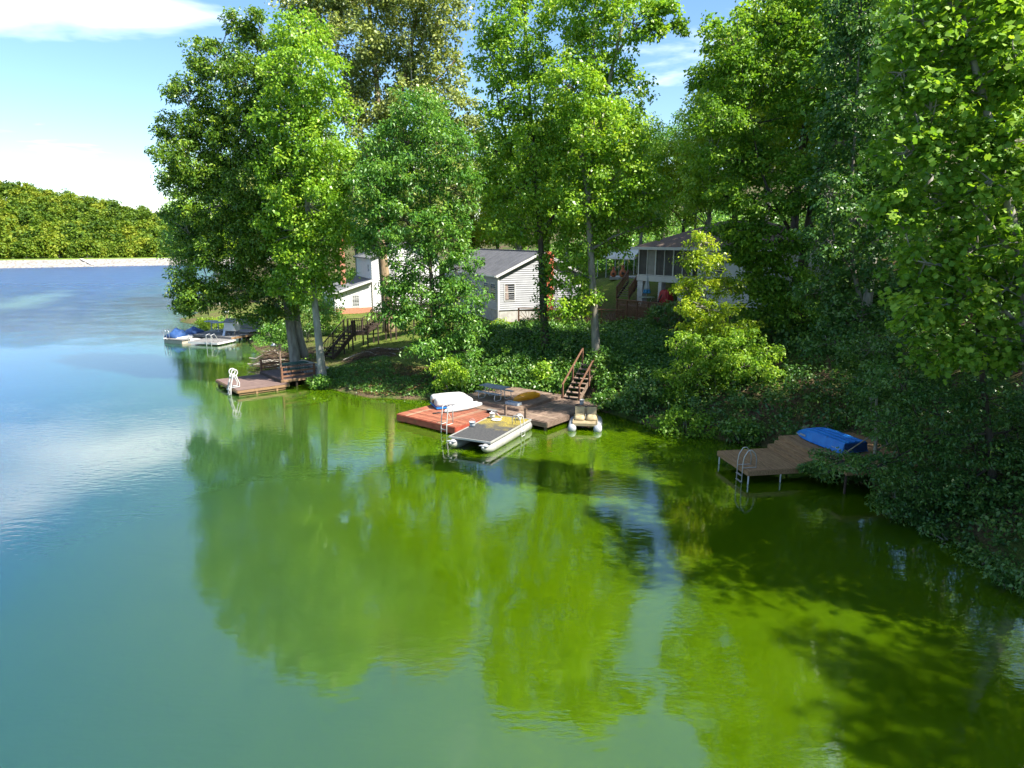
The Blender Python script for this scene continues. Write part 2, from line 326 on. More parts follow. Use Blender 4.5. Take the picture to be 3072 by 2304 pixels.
def hgt(P):
    P = np.asarray(P, float).reshape(-1, 2)
    r = np.hypot(P[:, None, 0] - _C[None, :, 0], P[:, None, 1] - _C[None, :, 1])
    z = r @ _w[:_n] + _w[_n] + P @ _w[_n + 1:]
    s = shore_dist(P)
    z = np.maximum(z, .05)
    bank = np.clip(s / .55, -1, 1)                                # a short undercut bank at the water
    z = np.where(s > .55, z, np.where(s > 0, z * bank + .25 * bank * (1 - bank), -.9 * np.clip(-s / 2.5, 0, 1) - .02))
    z = np.where(s > .2, np.maximum(z, .16), z)
    z += np.where(s > .3, .06 * np.sin(P[:, 0] * 1.7 + 1.3 * np.sin(P[:, 1] * .9)) * np.sin(P[:, 1] * 1.3), 0)
    return z
def gz(x, y): return float(hgt([(x, y)])[0])
def grid_mesh(name, xs, ys, zf, keep=None):
    X, Y = np.meshgrid(xs, ys); P = np.c_[X.ravel(), Y.ravel()]; Z = zf(P)
    nx, ny = len(xs), len(ys); i = np.arange(nx * ny).reshape(ny, nx)
    Q = np.stack([i[:-1, :-1], i[:-1, 1:], i[1:, 1:], i[1:, :-1]], -1).reshape(-1, 4)
    if keep is not None:
        k = keep(P); Q = Q[k[Q].any(1)]
    me = bpy.data.meshes.new(name); me.from_pydata(np.c_[P, Z].tolist(), [], Q.tolist()); me.update()
    me.polygons.foreach_set('use_smooth', [True] * len(me.polygons)); return me
xs = np.r_[np.arange(-130, -42, 4.), np.arange(-42, 32, .45), np.arange(32, 140, 4.)]
ys = np.r_[np.arange(-40, 4, 4.), np.arange(4, 92, .45), np.arange(92, 330, 5.)]
# ground colour: short grass on the open slope, leaf litter and soil under the trees
def ground_material():
    m = bpy.data.materials.new('ground_cover'); nt = nodes_of(m); b = nt.nodes['Principled BSDF']; L = nt.links.new; b.inputs['Roughness'].default_value = .95
    b.inputs['Specular IOR Level'].default_value = .1
    t = nt.nodes.new('ShaderNodeTexCoord'); a = nt.nodes.new('ShaderNodeAttribute'); a.attribute_name = 'lawn'
    def noise(s, d=5):
        n = nt.nodes.new('ShaderNodeTexNoise'); n.inputs['Scale'].default_value = s; n.inputs['Detail'].default_value = d; L(t.outputs['Object'], n.inputs['Vector']); return n
    def ramp(n, c1, c2, lo, hi):
        r = nt.nodes.new('ShaderNodeValToRGB'); r.color_ramp.elements[0].position = lo; r.color_ramp.elements[1].position = hi
        r.color_ramp.elements[0].color = (*c1, 1); r.color_ramp.elements[1].color = (*c2, 1); L(n.outputs['Fac'], r.inputs[0]); return r
    nf = noise(9, 8); nb = noise(.7, 6)
    lawn = ramp(nf, (.055, .10, .016), (.16, .19, .035), .3, .7); soil = ramp(nf, (.045, .032, .018), (.14, .10, .06), .3, .7)
    grn = ramp(nf, (.03, .055, .012), (.08, .11, .025), .3, .7)
    m1 = nt.nodes.new('ShaderNodeMixRGB'); rb = ramp(nb, (0, 0, 0), (1, 1, 1), .42, .58); L(rb.outputs[0], m1.inputs[0]); L(soil.outputs[0], m1.inputs[1]); L(grn.outputs[0], m1.inputs[2])
    ad = nt.nodes.new('ShaderNodeMath'); ad.operation = 'MULTIPLY_ADD'; ad.inputs[1].default_value = 1.2; L(a.outputs['Fac'], ad.inputs[0])
    nb2 = noise(1.7, 6); sb = nt.nodes.new('ShaderNodeMath'); sb.operation = 'SUBTRACT'; sb.inputs[1].default_value = .62; L(nb2.outputs['Fac'], sb.inputs[0]); L(sb.outputs[0], ad.inputs[2]); ad.use_clamp = True
    m2 = nt.nodes.new('ShaderNodeMixRGB'); L(ad.outputs[0], m2.inputs[0]); L(m1.outputs[0], m2.inputs[1]); L(lawn.outputs[0], m2.inputs[2]); L(m2.outputs[0], b.inputs['Base Color'])
    bp = nt.nodes.new('ShaderNodeBump'); bp.inputs['Strength'].default_value = .7; bp.inputs['Distance'].default_value = .06; L(nf.outputs['Fac'], bp.inputs['Height']); L(bp.outputs[0], b.inputs['Normal'])
    MATS['ground_cover'] = m
ground_material()
def lawn_mask(P):
    P = np.asarray(P, float); x, y = P[:, 0], P[:, 1]
    def blob(cx, cy, rx, ry): return np.clip(1.35 - np.hypot((x - cx) / rx, (y - cy) / ry), 0, 1)
    s = np.maximum.reduce([blob(-9.5, 51, 4.5, 5.5), blob(-12, 57, 4, 6), blob(-27, 80, 11, 9), blob(-14, 72, 8, 12), blob(-6, 57, 3, 6), blob(11, 66, 5, 5), blob(-12, 92, 30, 9), blob(5, 72, 6, 7)])
    return s
me = grid_mesh('terrain', xs, ys, hgt, lambda P: shore_dist(P) > -5)
co = np.empty(len(me.vertices) * 3, np.float32); me.vertices.foreach_get('co', co); co = co.reshape(-1, 3)
at = me.attributes.new('lawn', 'FLOAT', 'POINT'); at.data.foreach_set('value', lawn_mask(co[:, :2]).astype(np.float32))
struct(put('terrain', me, 'ground_cover'))['label'] = 'wooded and grassy lake shore rising to the right'

# ------------------------------------------------------------------ water
def water_material():
    m = bpy.data.materials.new('green_water'); nt = nodes_of(m); b = nt.nodes['Principled BSDF']; L = nt.links.new
    b.inputs['Roughness'].default_value = .03; b.inputs['IOR'].default_value = 2.5; b.inputs['Specular IOR Level'].default_value = .5
    t = nt.nodes.new('ShaderNodeTexCoord')
    def noise(s, st, d=3, w=0.):
        mp_ = nt.nodes.new('ShaderNodeMapping'); mp_.inputs['Scale'].default_value = st; mp_.inputs['Rotation'].default_value = (0, 0, w); L(t.outputs['Object'], mp_.inputs[0])
        n = nt.nodes.new('ShaderNodeTexNoise'); n.inputs['Scale'].default_value = s; n.inputs['Detail'].default_value = d; L(mp_.outputs[0], n.inputs['Vector']); return n
    # algae: slightly patchy green, the water's own colour in the cove
    na = noise(.16, (1, 1, 1), 7); r = nt.nodes.new('ShaderNodeValToRGB'); r.color_ramp.elements[0].position = .35; r.color_ramp.elements[1].position = .65
    r.color_ramp.elements[0].color = (.042, .090, .0008, 1); r.color_ramp.elements[1].color = (.055, .106, .0008, 1); L(na.outputs['Fac'], r.inputs[0])
    b.inputs['Subsurface Weight'].default_value = 1; b.inputs['Subsurface Scale'].default_value = 1.8; b.inputs['Subsurface Radius'].default_value = (.9, 1, .6)
    # sky reflection painted into the colour: teal, then blue towards the open lake
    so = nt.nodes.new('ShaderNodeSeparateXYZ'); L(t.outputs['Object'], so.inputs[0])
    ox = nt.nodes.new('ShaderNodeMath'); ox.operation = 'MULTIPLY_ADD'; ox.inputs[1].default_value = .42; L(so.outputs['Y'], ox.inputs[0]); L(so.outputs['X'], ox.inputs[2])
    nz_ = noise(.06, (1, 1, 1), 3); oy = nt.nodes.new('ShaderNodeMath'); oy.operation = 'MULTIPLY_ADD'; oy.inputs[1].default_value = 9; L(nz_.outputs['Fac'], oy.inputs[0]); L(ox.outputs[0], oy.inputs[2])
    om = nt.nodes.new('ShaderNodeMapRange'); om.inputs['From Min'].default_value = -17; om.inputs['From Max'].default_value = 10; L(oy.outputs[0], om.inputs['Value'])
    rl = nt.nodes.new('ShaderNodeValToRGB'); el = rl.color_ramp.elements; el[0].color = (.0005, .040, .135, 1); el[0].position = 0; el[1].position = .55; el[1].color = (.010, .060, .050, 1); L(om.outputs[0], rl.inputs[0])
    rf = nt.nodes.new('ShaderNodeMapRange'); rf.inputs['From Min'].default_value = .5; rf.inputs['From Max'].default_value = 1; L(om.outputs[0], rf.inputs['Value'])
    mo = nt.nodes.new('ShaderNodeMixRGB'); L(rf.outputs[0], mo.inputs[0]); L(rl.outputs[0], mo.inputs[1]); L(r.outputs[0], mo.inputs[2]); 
    # pale trail out on the lake
    mps = nt.nodes.new('ShaderNodeMapping'); mps.vector_type = 'TEXTURE'; mps.inputs['Location'].default_value = (-80.9, 115.5, 0); mps.inputs['Rotation'].default_value = (0, 0, 1.980); mps.inputs['Scale'].default_value = (26.0, 5.5, 1); L(t.outputs['Object'], mps.inputs[0])
    nsd = noise(.12, (1, 1, 1), 5); vl = nt.nodes.new('ShaderNodeVectorMath'); vl.operation = 'LENGTH'; L(mps.outputs[0], vl.inputs[0])
    sm = nt.nodes.new('ShaderNodeMath'); sm.operation = 'MULTIPLY_ADD'; sm.inputs[1].default_value = 1.6; L(nsd.outputs['Fac'], sm.inputs[0]); L(vl.outputs['Value'], sm.inputs[2])
    sr = nt.nodes.new('ShaderNodeMapRange'); sr.inputs['From Min'].default_value = 1.75; sr.inputs['From Max'].default_value = 1.05; sr.inputs['To Max'].default_value = .8; L(sm.outputs[0], sr.inputs['Value'])
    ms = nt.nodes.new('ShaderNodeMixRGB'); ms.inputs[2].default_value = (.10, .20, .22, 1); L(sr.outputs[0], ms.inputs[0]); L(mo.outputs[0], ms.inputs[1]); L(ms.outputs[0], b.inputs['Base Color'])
    w1 = noise(1.5, (1., 2.6, 1), 2, R(25)); w2 = noise(4.2, (1., 2.2, 1), 3, R(-12)); w3 = noise(.22, (1, 1.4, 1), 2)
    # wind: rougher water out on the open lake, nearly still in the cove
    s = nt.nodes.new('ShaderNodeSeparateXYZ'); L(t.outputs['Object'], s.inputs[0])
    wind = nt.nodes.new('ShaderNodeMapRange'); wind.inputs['From Min'].default_value = 62; wind.inputs['From Max'].default_value = 130; wind.inputs['To Min'].default_value = .09; wind.inputs['To Max'].default_value = 5.0
    L(s.outputs['Y'], wind.inputs['Value'])
    rg = nt.nodes.new('ShaderNodeMapRange'); rg.inputs['From Min'].default_value = 50; rg.inputs['From Max'].default_value = 170; rg.inputs['To Min'].default_value = .03; rg.inputs['To Max'].default_value = .3; L(s.outputs['Y'], rg.inputs['Value']); L(rg.outputs[0], b.inputs['Roughness'])
    a1 = nt.nodes.new('ShaderNodeMath'); a1.operation = 'MULTIPLY_ADD'; a1.inputs[1].default_value = .38; L(w2.outputs['Fac'], a1.inputs[0]); L(w1.outputs['Fac'], a1.inputs[2])
    pm = nt.nodes.new('ShaderNodeMapRange'); pm.inputs['From Min'].default_value = .35; pm.inputs['From Max'].default_value = .65; pm.inputs['To Min'].default_value = .35; pm.inputs['To Max'].default_value = 1.3; L(w3.outputs['Fac'], pm.inputs['Value'])
    a2 = nt.nodes.new('ShaderNodeMath'); a2.operation = 'MULTIPLY'; L(wind.outputs[0], a2.inputs[0]); L(pm.outputs[0], a2.inputs[1])
    bp = nt.nodes.new('ShaderNodeBump'); bp.inputs['Distance'].default_value = .05; L(a1.outputs[0], bp.inputs['Height']); L(a2.outputs[0], bp.inputs['Strength']); L(bp.outputs[0], b.inputs['Normal'])
    MATS['green_water'] = m
water_material()
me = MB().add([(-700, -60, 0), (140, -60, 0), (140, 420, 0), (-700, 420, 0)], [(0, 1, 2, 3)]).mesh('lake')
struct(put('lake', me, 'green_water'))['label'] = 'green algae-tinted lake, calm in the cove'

# ------------------------------------------------------------------ dam and far hillside
E1 = Vector((.84, .543, 0)); E2 = Vector((-.543, .84, 0)); DAM0 = Vector((-177.8, 240.2, 0))
DAM_A = math.atan2(E1.y, E1.x)
t = thing('dam', 'long low pale stone dam across the far end of the lake', 'dam', DAM0, DAM_A)
b = MB(); xsd = np.arange(-150, 116, 1.5); prof = [(-.6, -.7), (.6, .1), (1.6, .55), (2.6, .85), (3.8, 1.35), (5.2, 1.8), (6.6, 2.35), (7.4, 2.55)]
rings = []
for x in xsd:
    rings.append([Vector((x, p[0] + (random.uniform(-.35, .35) if 0 < i < 7 else 0), p[1] + (random.uniform(-.16, .16) if 0 < i < 7 else 0))) for i, p in enumerate(prof)])
b.loft(rings, cap=False, closed=False); o = b.build('stone_face', 'riprap', t)
b = MB(); b.loft([[Vector((x, 7.35, 2.5)), Vector((x, 8.2, 2.75 + .05 * math.sin(x))), Vector((x, 13, 2.8)), Vector((x, 22, .4))] for x in np.arange(-150, 117, 4.)], cap=False, closed=False)
m = mat('dam_grass', (.09, .15, .02), (.16, .22, .035), .95, 1.2, spec=.1); b.build('grass_crest', 'dam_grass', t)
b = MB(); b.bar((28, 1.2, .55), (24.5, 6.9, 2.72), 1.5, .16); b.build('boat_ramp', 'concrete', t)

def hill_z(s, d):                                # along the dam, behind the dam
    s = np.asarray(s, float); d = np.asarray(d, float)
    k = np.clip((d - 18) / 240, 0, 1); top = np.interp(s, [-200, -60, 0, 60, 110, 200, 420], [46, 40, 31, 20, 15, 13, 24])
    return .3 + top * k * k * (3 - 2 * k) + 2.2 * np.sin(s * .05 + d * .03) * k
sx = np.arange(-230, 440, 10.); dyv = np.arange(14, 420, 10.)
vv = []; ff = []
for j, d in enumerate(dyv):
    for i, s_ in enumerate(sx):
        p = DAM0 + E1 * float(s_) + E2 * float(d); vv.append((p.x, p.y, float(hill_z(s_, d))))
nx = len(sx)
ff = [(j * nx + i, j * nx + i + 1, (j + 1) * nx + i + 1, (j + 1) * nx + i) for j in range(len(dyv) - 1) for i in range(nx - 1)]
mat('hill_soil', (.03, .05, .012), (.06, .09, .02), .95, .3, spec=.05)
struct(MB().add(vv, ff).build('hill', 'hill_soil', smooth=True))['label'] = 'low hill beyond the dam'

def crown_points(rx, ry, h, n, lump):
    """clump centres on an uneven broad-leaf crown standing on z=0"""
    o = unit(n); o[:, 2] = np.abs(o[:, 2]) * 1.15 - .25
    k = 1 + lump * (np.sin(o[:, 0] * 5 + rng.random() * 6) * np.sin(o[:, 1] * 5 + rng.random() * 6) + .5 * np.sin(o[:, 2] * 9 + rng.random() * 6))
    r = (.72 + .28 * rng.random(n)) * k
    return np.c_[o[:, 0] * rx * r, o[:, 1] * ry * r, h * .45 + o[:, 2] * h * .5 * r]
far_meshes = []
for k in range(4):
    C = crown_points(4.2 + .5 * k % 2, 4.2, [11, 12.5, 9.5, 13][k], 90, .16)
    P, ax, nr, L_, W_, ti = leaves_at(C, np.full(len(C), 1.25), 16, 1.0, .75, .3, .75, .6)
    far_meshes.append(leaf_mesh('crown', P, ax, nr, L_, W_, np.clip(ti + [-.18, .05, .22, -.05][k], 0, 1), 'leaf_far'))
far_trunk = MB().tube([(0, 0, -1), (.1, 0, 4), (0, .1, 8.5)], [.3, .22, .08], 6).mesh('trunk')
# the front row behind the dam: trees one can tell apart
far_labels = ['broad dark green tree', 'rounded mid green tree', 'yellowish green tree', 'tall narrow green tree', 'low bushy green tree']
s_ = -8.; k = 0
while s_ < 74:
    d = random.uniform(20, 27); p = DAM0 + E1 * s_ + E2 * d; sc_ = random.uniform(.62, 1.15); kind = [0, 1, 2, 3, 1, 2][k % 6]
    n = ['first', 'second', 'third', 'fourth', 'fifth', 'sixth', 'seventh', 'eighth', 'ninth', 'tenth', 'eleventh', 'twelfth', 'thirteenth', 'fourteenth', 'fifteenth', 'sixteenth', 'seventeenth', 'eighteenth', 'nineteenth', 'twentieth'][k]
    t = thing('broadleaf_tree', far_labels[kind] + ' right behind the dam, ' + n + ' from the left edge', 'tree', (p.x, p.y, float(hill_z(s_, d))), random.uniform(0, 6), 'trees right behind the dam')
    t.scale = (sc_, sc_, sc_ * random.uniform(.85, 1.1)); put('trunk', far_trunk, 'bark_grey', t); put('crown', far_meshes[kind], None, t)
    s_ += 4.6 * sc_ + random.uniform(.2, 1.); k += 1
    if k > 19: break
# the wood on the hill: one mass
Cs = []; Rs = []
for d in np.arange(30, 330, 10.):
    for s0 in np.arange(-40, 200 + d * .3, 9.5):
        s1 = s0 + random.uniform(-3.5, 3.5); d1 = d + random.uniform(-4, 4)
        p = DAM0 + E1 * s1 + E2 * d1
        if p.x / p.y < -.95 or p.x / p.y > -.30: continue
        h = random.uniform(8, 14); C = crown_points(random.uniform(3.6, 5.4), random.uniform(3.6, 5.4), h, 40, .12)
        C = C[C[:, 2] > h * .25]
        Cs.append(C + np.array([p.x, p.y, float(hill_z(s1, d1)) + 1])); Rs.append(np.full(len(C), rng.normal(0, .3)))
C = np.concatenate(Cs); tb = np.concatenate(Rs)
P, ax, nr, L_, W_, ti = leaves_at(C, np.full(len(C), 1.15), 9, 1.3, 1.0, .3, .8, .6)
o = put('hillside_wood', leaf_mesh('hillside_wood', P, ax, nr, L_, W_, np.clip(ti + np.repeat(tb, 9), 0, 1), 'leaf_far'), None); o['kind'] = 'stuff'; tag(o, 'dense green wood covering the far hillside behind the dam', 'wood')
# land closing the far right end of the lake, behind the near trees
# ------------------------------------------------------------------ houses
def clap(parent, p0, d, n, z0, z1, step, fn, m, name='siding_board'):
    """lapped siding: each board a tilted slab, ends cut to the outline fn(z) -> (a, b)"""
    p0 = Vector(p0); d = Vector(d); n = Vector(n); k = max(1, round((z1 - z0) / step)); st = (z1 - z0) / k
    for i in range(k):
        za, zb = z0 + i * st, z0 + (i + 1) * st - .006; a0, b0 = fn(za); a1, b1 = fn(zb)
        if b1 - a1 < .1: continue
        P = lambda s, z, o: p0 + d * s + n * o + Vector((0, 0, z))
        vs = [P(a0, za, 0), P(b0, za, 0), P(b1, zb, 0), P(a1, zb, 0), P(a0, za, .05), P(b0, za, .05), P(b1, zb, .01), P(a1, zb, .01)]
        MB().add(vs, ((0,1,2,3),(7,6,5,4),(4,5,1,0),(5,6,2,1),(6,7,3,2),(7,4,0,3))).build(name, m, parent)
def window(parent, p0, d, n, a, zc, w, h, grid=(1, 2), pane='glass', fw=.07, curtain=False):
    p0 = Vector(p0); d = Vector(d); n = Vector(n); U = Vector((0, 0, 1))
    c = p0 + d * a + U * zc
    def bar(b, s0, z0, s1, z1, o=.05, th=.05):
        b.bar(c + d * s0 + U * z0 + n * o, c + d * s1 + U * z1 + n * o, fw if z0 != z1 else th, th if z0 != z1 else fw)
    b = MB(); bar(b, -w/2, -h/2 - fw/2, -w/2, h/2 + fw/2); bar(b, w/2, -h/2 - fw/2, w/2, h/2 + fw/2)
    bar(b, -w/2 + fw/2, h/2, w/2 - fw/2, h/2); bar(b, -w/2 + fw/2, -h/2, w/2 - fw/2, -h/2)
    f = b.build('window', 'trim_white', parent)
    q = [c + d * sx_ + U * sz + n * .036 for sx_, sz in ((-w/2, -h/2), (w/2, -h/2), (w/2, h/2), (-w/2, h/2))]
    MB().prism(q, (0, 0, 0), n * .006).build('pane', pane, f)
    for i in range(1, grid[1]):
        z = -h/2 + h * i / grid[1]; MB().bar(c + d * (-w/2 + .04) + U * z + n * .05, c + d * (w/2 - .04) + U * z + n * .05, .04, .045).build('sash_bar', 'trim_white', f)
    for i in range(1, grid[0]):
        s = -w/2 + w * i / grid[0]; MB().bar(c + d * s + U * (-h/2 + .04) + n * .047, c + d * s + U * (h/2 - .04) + n * .047, .03, .03).build('mullion', 'trim_white', f)
    if curtain:
        MB().prism([c + d * s + U * z + n * .045 for s, z in ((-w*.42, -h*.42), (-w*.1, -h*.42), (-w*.18, h*.4), (-w*.42, h*.4))], (0,0,0), n * .004).build('curtain', 'curtain', f)
    return f
X, Y_, Z = Vector((1, 0, 0)), Vector((0, 1, 0)), Vector((0, 0, 1))
HA = R(23)
# grey house -------------------------------------------------------
H0 = D(1496, 967, 60)
gh = thing('grey_house', 'grey sided house with ribbed dark metal roof among the trees', 'house', H0, HA)
W, LEN, ZF, ZE, ZR = 8.0, 15.5, 1.05, 4.2, 6.05
MB().box((W/2, LEN/2, ZF/2 - .4), (W - .1, LEN - .1, ZF + .8)).build('foundation', 'foundation', gh)
poly = [(.02, .02, ZF), (W - .02, .02, ZF), (W - .02, .02, ZE), (W/2, .02, ZR - .06), (.02, .02, ZE)]
MB().prism(poly, (0, 0, 0), (0, LEN - .04, 0)).build('wall', 'siding_grey', gh)
gab = lambda z: (.0, W) if z <= ZE else ((z - ZE) / (ZR - ZE) * W/2 + .05, W - (z - ZE) / (ZR - ZE) * W/2 - .05)
clap(gh, (0, .02, 0), X, -Y_, ZF, ZR - .15, .19, gab, 'siding_grey')
clap(gh, (.02, 0, 0), Y_, -X, ZF, ZE, .19, lambda z: (.0, LEN), 'siding_grey')
for p in ((-.02, -.02), (W + .02, -.02)): MB().box((p[0], p[1], (ZF + ZE) / 2), (.13, .13, ZE - ZF)).build('corner_trim', 'trim_white', gh)
MB().tube([(-.16, -.14, ZE - .1), (-.1, -.12, ZE - .3), (-.1, -.12, .1)], .045, 8).build('downspout', 'trim_white', gh)
sl = math.atan2(ZR - ZE, W/2); ln = math.hypot(W/2, ZR - ZE) + .4
def roof_slab(parent, sgn, m, y0, y1, th=.07):
    a = Vector((W/2, 0, ZR)); b_ = a + Vector((sgn * math.cos(sl), 0, -math.sin(sl))) * ln; u = Vector((sgn * math.sin(sl), 0, math.cos(sl))) * th
    return MB().prism([a + Y_ * y0, b_ + Y_ * y0, b_ + Y_ * y0 + u, a + Y_ * y0 + Z * th / math.cos(sl)], (0, 0, 0), (0, y1 - y0, 0)).build('roof', m, parent), a, b_, u
for sgn in (-1, 1):
    r_, a, b_, u = roof_slab(gh, sgn, 'roof_metal', -.35, LEN + .35)
    rib = MB().bar(a + u * 1.15, b_ + u * 1.2, .09, .06).mesh('roof_rib')
    for k in range(int((LEN + .6) / .38)): put('roof_rib', rib, 'roof_metal', r_, (0, -.3 + k * .38, 0))
    MB().bar(a + Y_ * -.37 - Z * .06, b_ + Y_ * -.37 - Z * .06, .04, .2).build('rake_board', 'trim_white', gh)
MB().bar((W/2, -.4, ZR + .1), (W/2, LEN + .4, ZR + .1), .3, .05).build('ridge_cap', 'roof_metal', gh)
MB().bar((-.42, -.34, ZE - .2), (-.42, LEN + .3, ZE - .2), .12, .12).build('gutter', 'trim_white', gh)
window(gh, (0, .02, 0), X, -Y_, 1.05, 2.6, .98, 1.5, curtain=True)
window(gh, (.02, 0, 0), Y_, -X, 1.2, 2.6, 1.2, 1.5); window(gh, (.02, 0, 0), Y_, -X, 2.9, 2.6, 1.2, 1.5); window(gh, (.02, 0, 0), Y_, -X, 6.5, 2.6, 1.6, 1.3)
MB().box((4.75, -.32, 2.6), (.62, .5, 7.0)).build('chimney', 'chimney_red', gh)
# white house ------------------------------------------------------
W0 = D(1007, 935, 82); W0.z = .9
wh = thing('white_house', 'white sided house with brick base and orange brick chimney at the left', 'house', W0, HA)
zb, ze0, ze1, ys_, xt = .95, 2.75, 4.15, 9.5, 4.5
m = bpy.data.materials.new('brick_wall'); nt = nodes_of(m); bt = nt.nodes.new('ShaderNodeTexBrick'); tcn = nt.nodes.new('ShaderNodeTexCoord'); mpn = nt.nodes.new('ShaderNodeMapping'); mpn.inputs['Rotation'].default_value = (R(90), 0, 0)
bt.inputs['Color1'].default_value = (.33, .09, .04, 1); bt.inputs['Color2'].default_value = (.45, .16, .07, 1); bt.inputs['Mortar'].default_value = (.42, .33, .26, 1); bt.inputs['Scale'].default_value = 1; bt.inputs['Brick Width'].default_value = .22; bt.inputs['Row Height'].default_value = .075; bt.inputs['Mortar Size'].default_value = .008
nt.links.new(tcn.outputs['Object'], mpn.inputs[0]); nt.links.new(mpn.outputs[0], bt.inputs['Vector']); nt.links.new(bt.outputs['Color'], nt.nodes['Principled BSDF'].inputs['Base Color']); nt.nodes['Principled BSDF'].inputs['Roughness'].default_value = .85
MATS['brick_wall'] = m
MB().box((2.3, ys_/2 - .03, zb/2 - .3), (4.7, ys_, zb + .6)).build('brick_base', 'brick_wall', wh)
MB().prism([(.03, .02, zb), (xt, .02, zb), (xt, .02, ze1), (.03, .02, ze0)], (0, 0, 0), (0, ys_, 0)).build('wing_wall', 'siding_white', wh)
wing = lambda z: (0, xt) if z <= ze0 else ((z - ze0) / (ze1 - ze0) * xt, xt)
clap(wh, (0, .02, 0), X, -Y_, zb, ze1 - .1, .2, wing, 'siding_white')
clap(wh, (.03, 0, 0), Y_, -X, zb, ze0, .2, lambda z: (0, ys_), 'siding_white')
q = [(-.55, -.5, ze0 - .16), (xt + .1, -.5, ze1 + .05), (xt + .1, -.5, ze1 + .17), (-.55, -.5, ze0 - .04)]
MB().prism(q, (0, 0, 0), (0, ys_ + .9, 0)).build('wing_roof', 'roof_shingle', wh)
MB().bar((-.55, -.53, ze0 - .16), (xt, -.53, ze1 + .04), .05, .24).build('rake_board', 'trim_white', wh)
MB().bar((-.6, -.5, ze0 - .22), (-.6, ys_, ze0 - .22), .12, .12).build('gutter', 'trim_white', wh)
MB().tube([(-.55, -.4, ze0 - .25), (-.08, -.1, ze0 - .5), (-.08, -.1, .1)], .05, 8).build('downspout', 'trim_white', wh)
MB().tube([(xt - .03, -.09, ze1 - .1), (xt - .03, -.09, .4)], .05, 8).build('downspout', 'bark_grey', wh)
window(wh, (0, .02, 0), X, -Y_, 2.45, 1.75, .8, 1.35, (3, 4))
window(wh, (.03, 0, 0), Y_, -X, 1.0, 1.9, .5, 1.1); window(wh, (.03, 0, 0), Y_, -X, 2.6, 1.9, .5, 1.1)
tz = 6.9; tr = 8.6; x0, x1 = xt + .02, 13.
MB().prism([(x0, .0, -.4), (x1, .0, -.4), (x1, .0, tz), ((x0 + x1)/2, 0, tr - .06), (x0, .0, tz)], (0, 0, 0), (0, ys_, 0)).build('main_wall', 'siding_white', wh)
tal = lambda z: (x0, x1) if z <= tz else (x0 + (z - tz) / (tr - tz) * (x1 - x0)/2, x1 - (z - tz) / (tr - tz) * (x1 - x0)/2)
clap(wh, (0, 0, 0), X, -Y_, .2, tr - .2, .2, tal, 'siding_white'); clap(wh, (x0, 0, 0), Y_, -X, ze1 + .2, tz, .2, lambda z: (0, ys_), 'siding_white')
for s in (-1, 1):
    c = (x0 + x1) / 2; e = x0 - .4 if s < 0 else x1 + .4; sl2 = (tr - tz) / ((x1 - x0) / 2)
    MB().prism([(c, -.45, tr), (e, -.45, tr - sl2 * abs(c - e)), (e, -.45, tr - sl2 * abs(c - e) + .12), (c, -.45, tr + .12)], (0, 0, 0), (0, ys_ + .9, 0)).build('main_roof', 'roof_shingle', wh)
window(wh, (x0, 0, 0), Y_, -X, 1.6, 5.6, .6, .8, (2, 2)); window(wh, (0, 0, 0), X, -Y_, 7.2, 5.0, .9, 1.3, (2, 2))
b = MB(); b.box((1.9, 5.2, 5.2), (.62, .62, 6.8)); b.box((1.9, 5.2, 8.65), (.74, .74, .18)); b.build('chimney', 'brick_wall', wh)
b = MB(); b.box((1.9, 5.2, 8.9), (.42, .42, .36)); b.build('chimney_pot', 'terracotta', wh)
# porch deck rail left of the white house
# brown-roofed house with screened porch ---------------------------
B0 = D(1913, 823, 58); B0.z = 5.1; BA = math.atan2(-.8, .6)
bh = thing('porch_house', 'house with screened upper porch on white sided posts and brown shingle roof', 'house', B0, BA)
for x, w in ((.28, .56), (2.45, .34), (4.6, .56)):
    MB().box((x, .3, .5), (w - .04, .5, 1.9)).build('post', 'siding_white', bh)
    clap(bh, (x - w/2, .05, 0), X, -Y_, -.45, 1.45, .17, lambda z, w=w: (0, w), 'siding_white'); clap(bh, (x - w/2 + .02, .05, 0), Y_, -X, -.45, 1.45, .17, lambda z: (0, .5), 'siding_white')
MB().box((6., 2.2, 1.7), (12.1, 4.4, .44)).build('floor_beam', 'trim_white', bh)
for k in range(3): MB().box((6., -.035, 1.55 + .15 * k), (12.1, .05, .135)).build('beam_board', 'siding_white', bh)
for k in range(7):
    x = .06 + k * .92
    MB().box((x, .05, 3.0), (.12 if k % 2 == 0 else .06, .1, 2.2)).build('porch_post', 'trim_white', bh)
    if k < 6:
        p = MB().box((x + .46, .05, 3.0), (.82, .02, 2.1)).build('screen_panel', 'screen_door' if k in (1,) else 'screen', bh)
        MB().box((x + .46, .03, 1.98), (.84, .06, .06)).build('screen_rail', 'trim_white', p)
for k in range(4): MB().box((.05, .6 + k * 1.05, 3.0), (.1, .1, 2.2)).build('porch_post', 'trim_white', bh)
for k in range(4): MB().box((.05, 1.12 + k * 1.05, 3.0), (.02, .95, 2.1)).build('screen_panel', 'screen', bh)
MB().box((3., 4.25, 3.), (6, .1, 2.2)).build('porch_back_wall', 'siding_white', bh)
MB().box((6.2, 3.1, .5), (8.4, .12, 1.95)).build('lower_wall', 'tan_wall', bh)
window(bh, (0, 3.04, 0), X, -Y_, 3.6, .95, 1.1, .7)
MB().box((9.4, 4.7, 2.2), (6.6, 9.2, 4.4)).build('main_wall', 'siding_white', bh); clap(bh, (6.1, .1, 0), X, -Y_, -.5, 4.3, .19, lambda z: (0, 6.6), 'siding_white')
window(bh, (6.1, .1, 0), X, -Y_, 4.6, 2.9, .7, 1.5); window(bh, (6.1, .1, 0), X, -Y_, 2., 2.9, .9, 1.3)
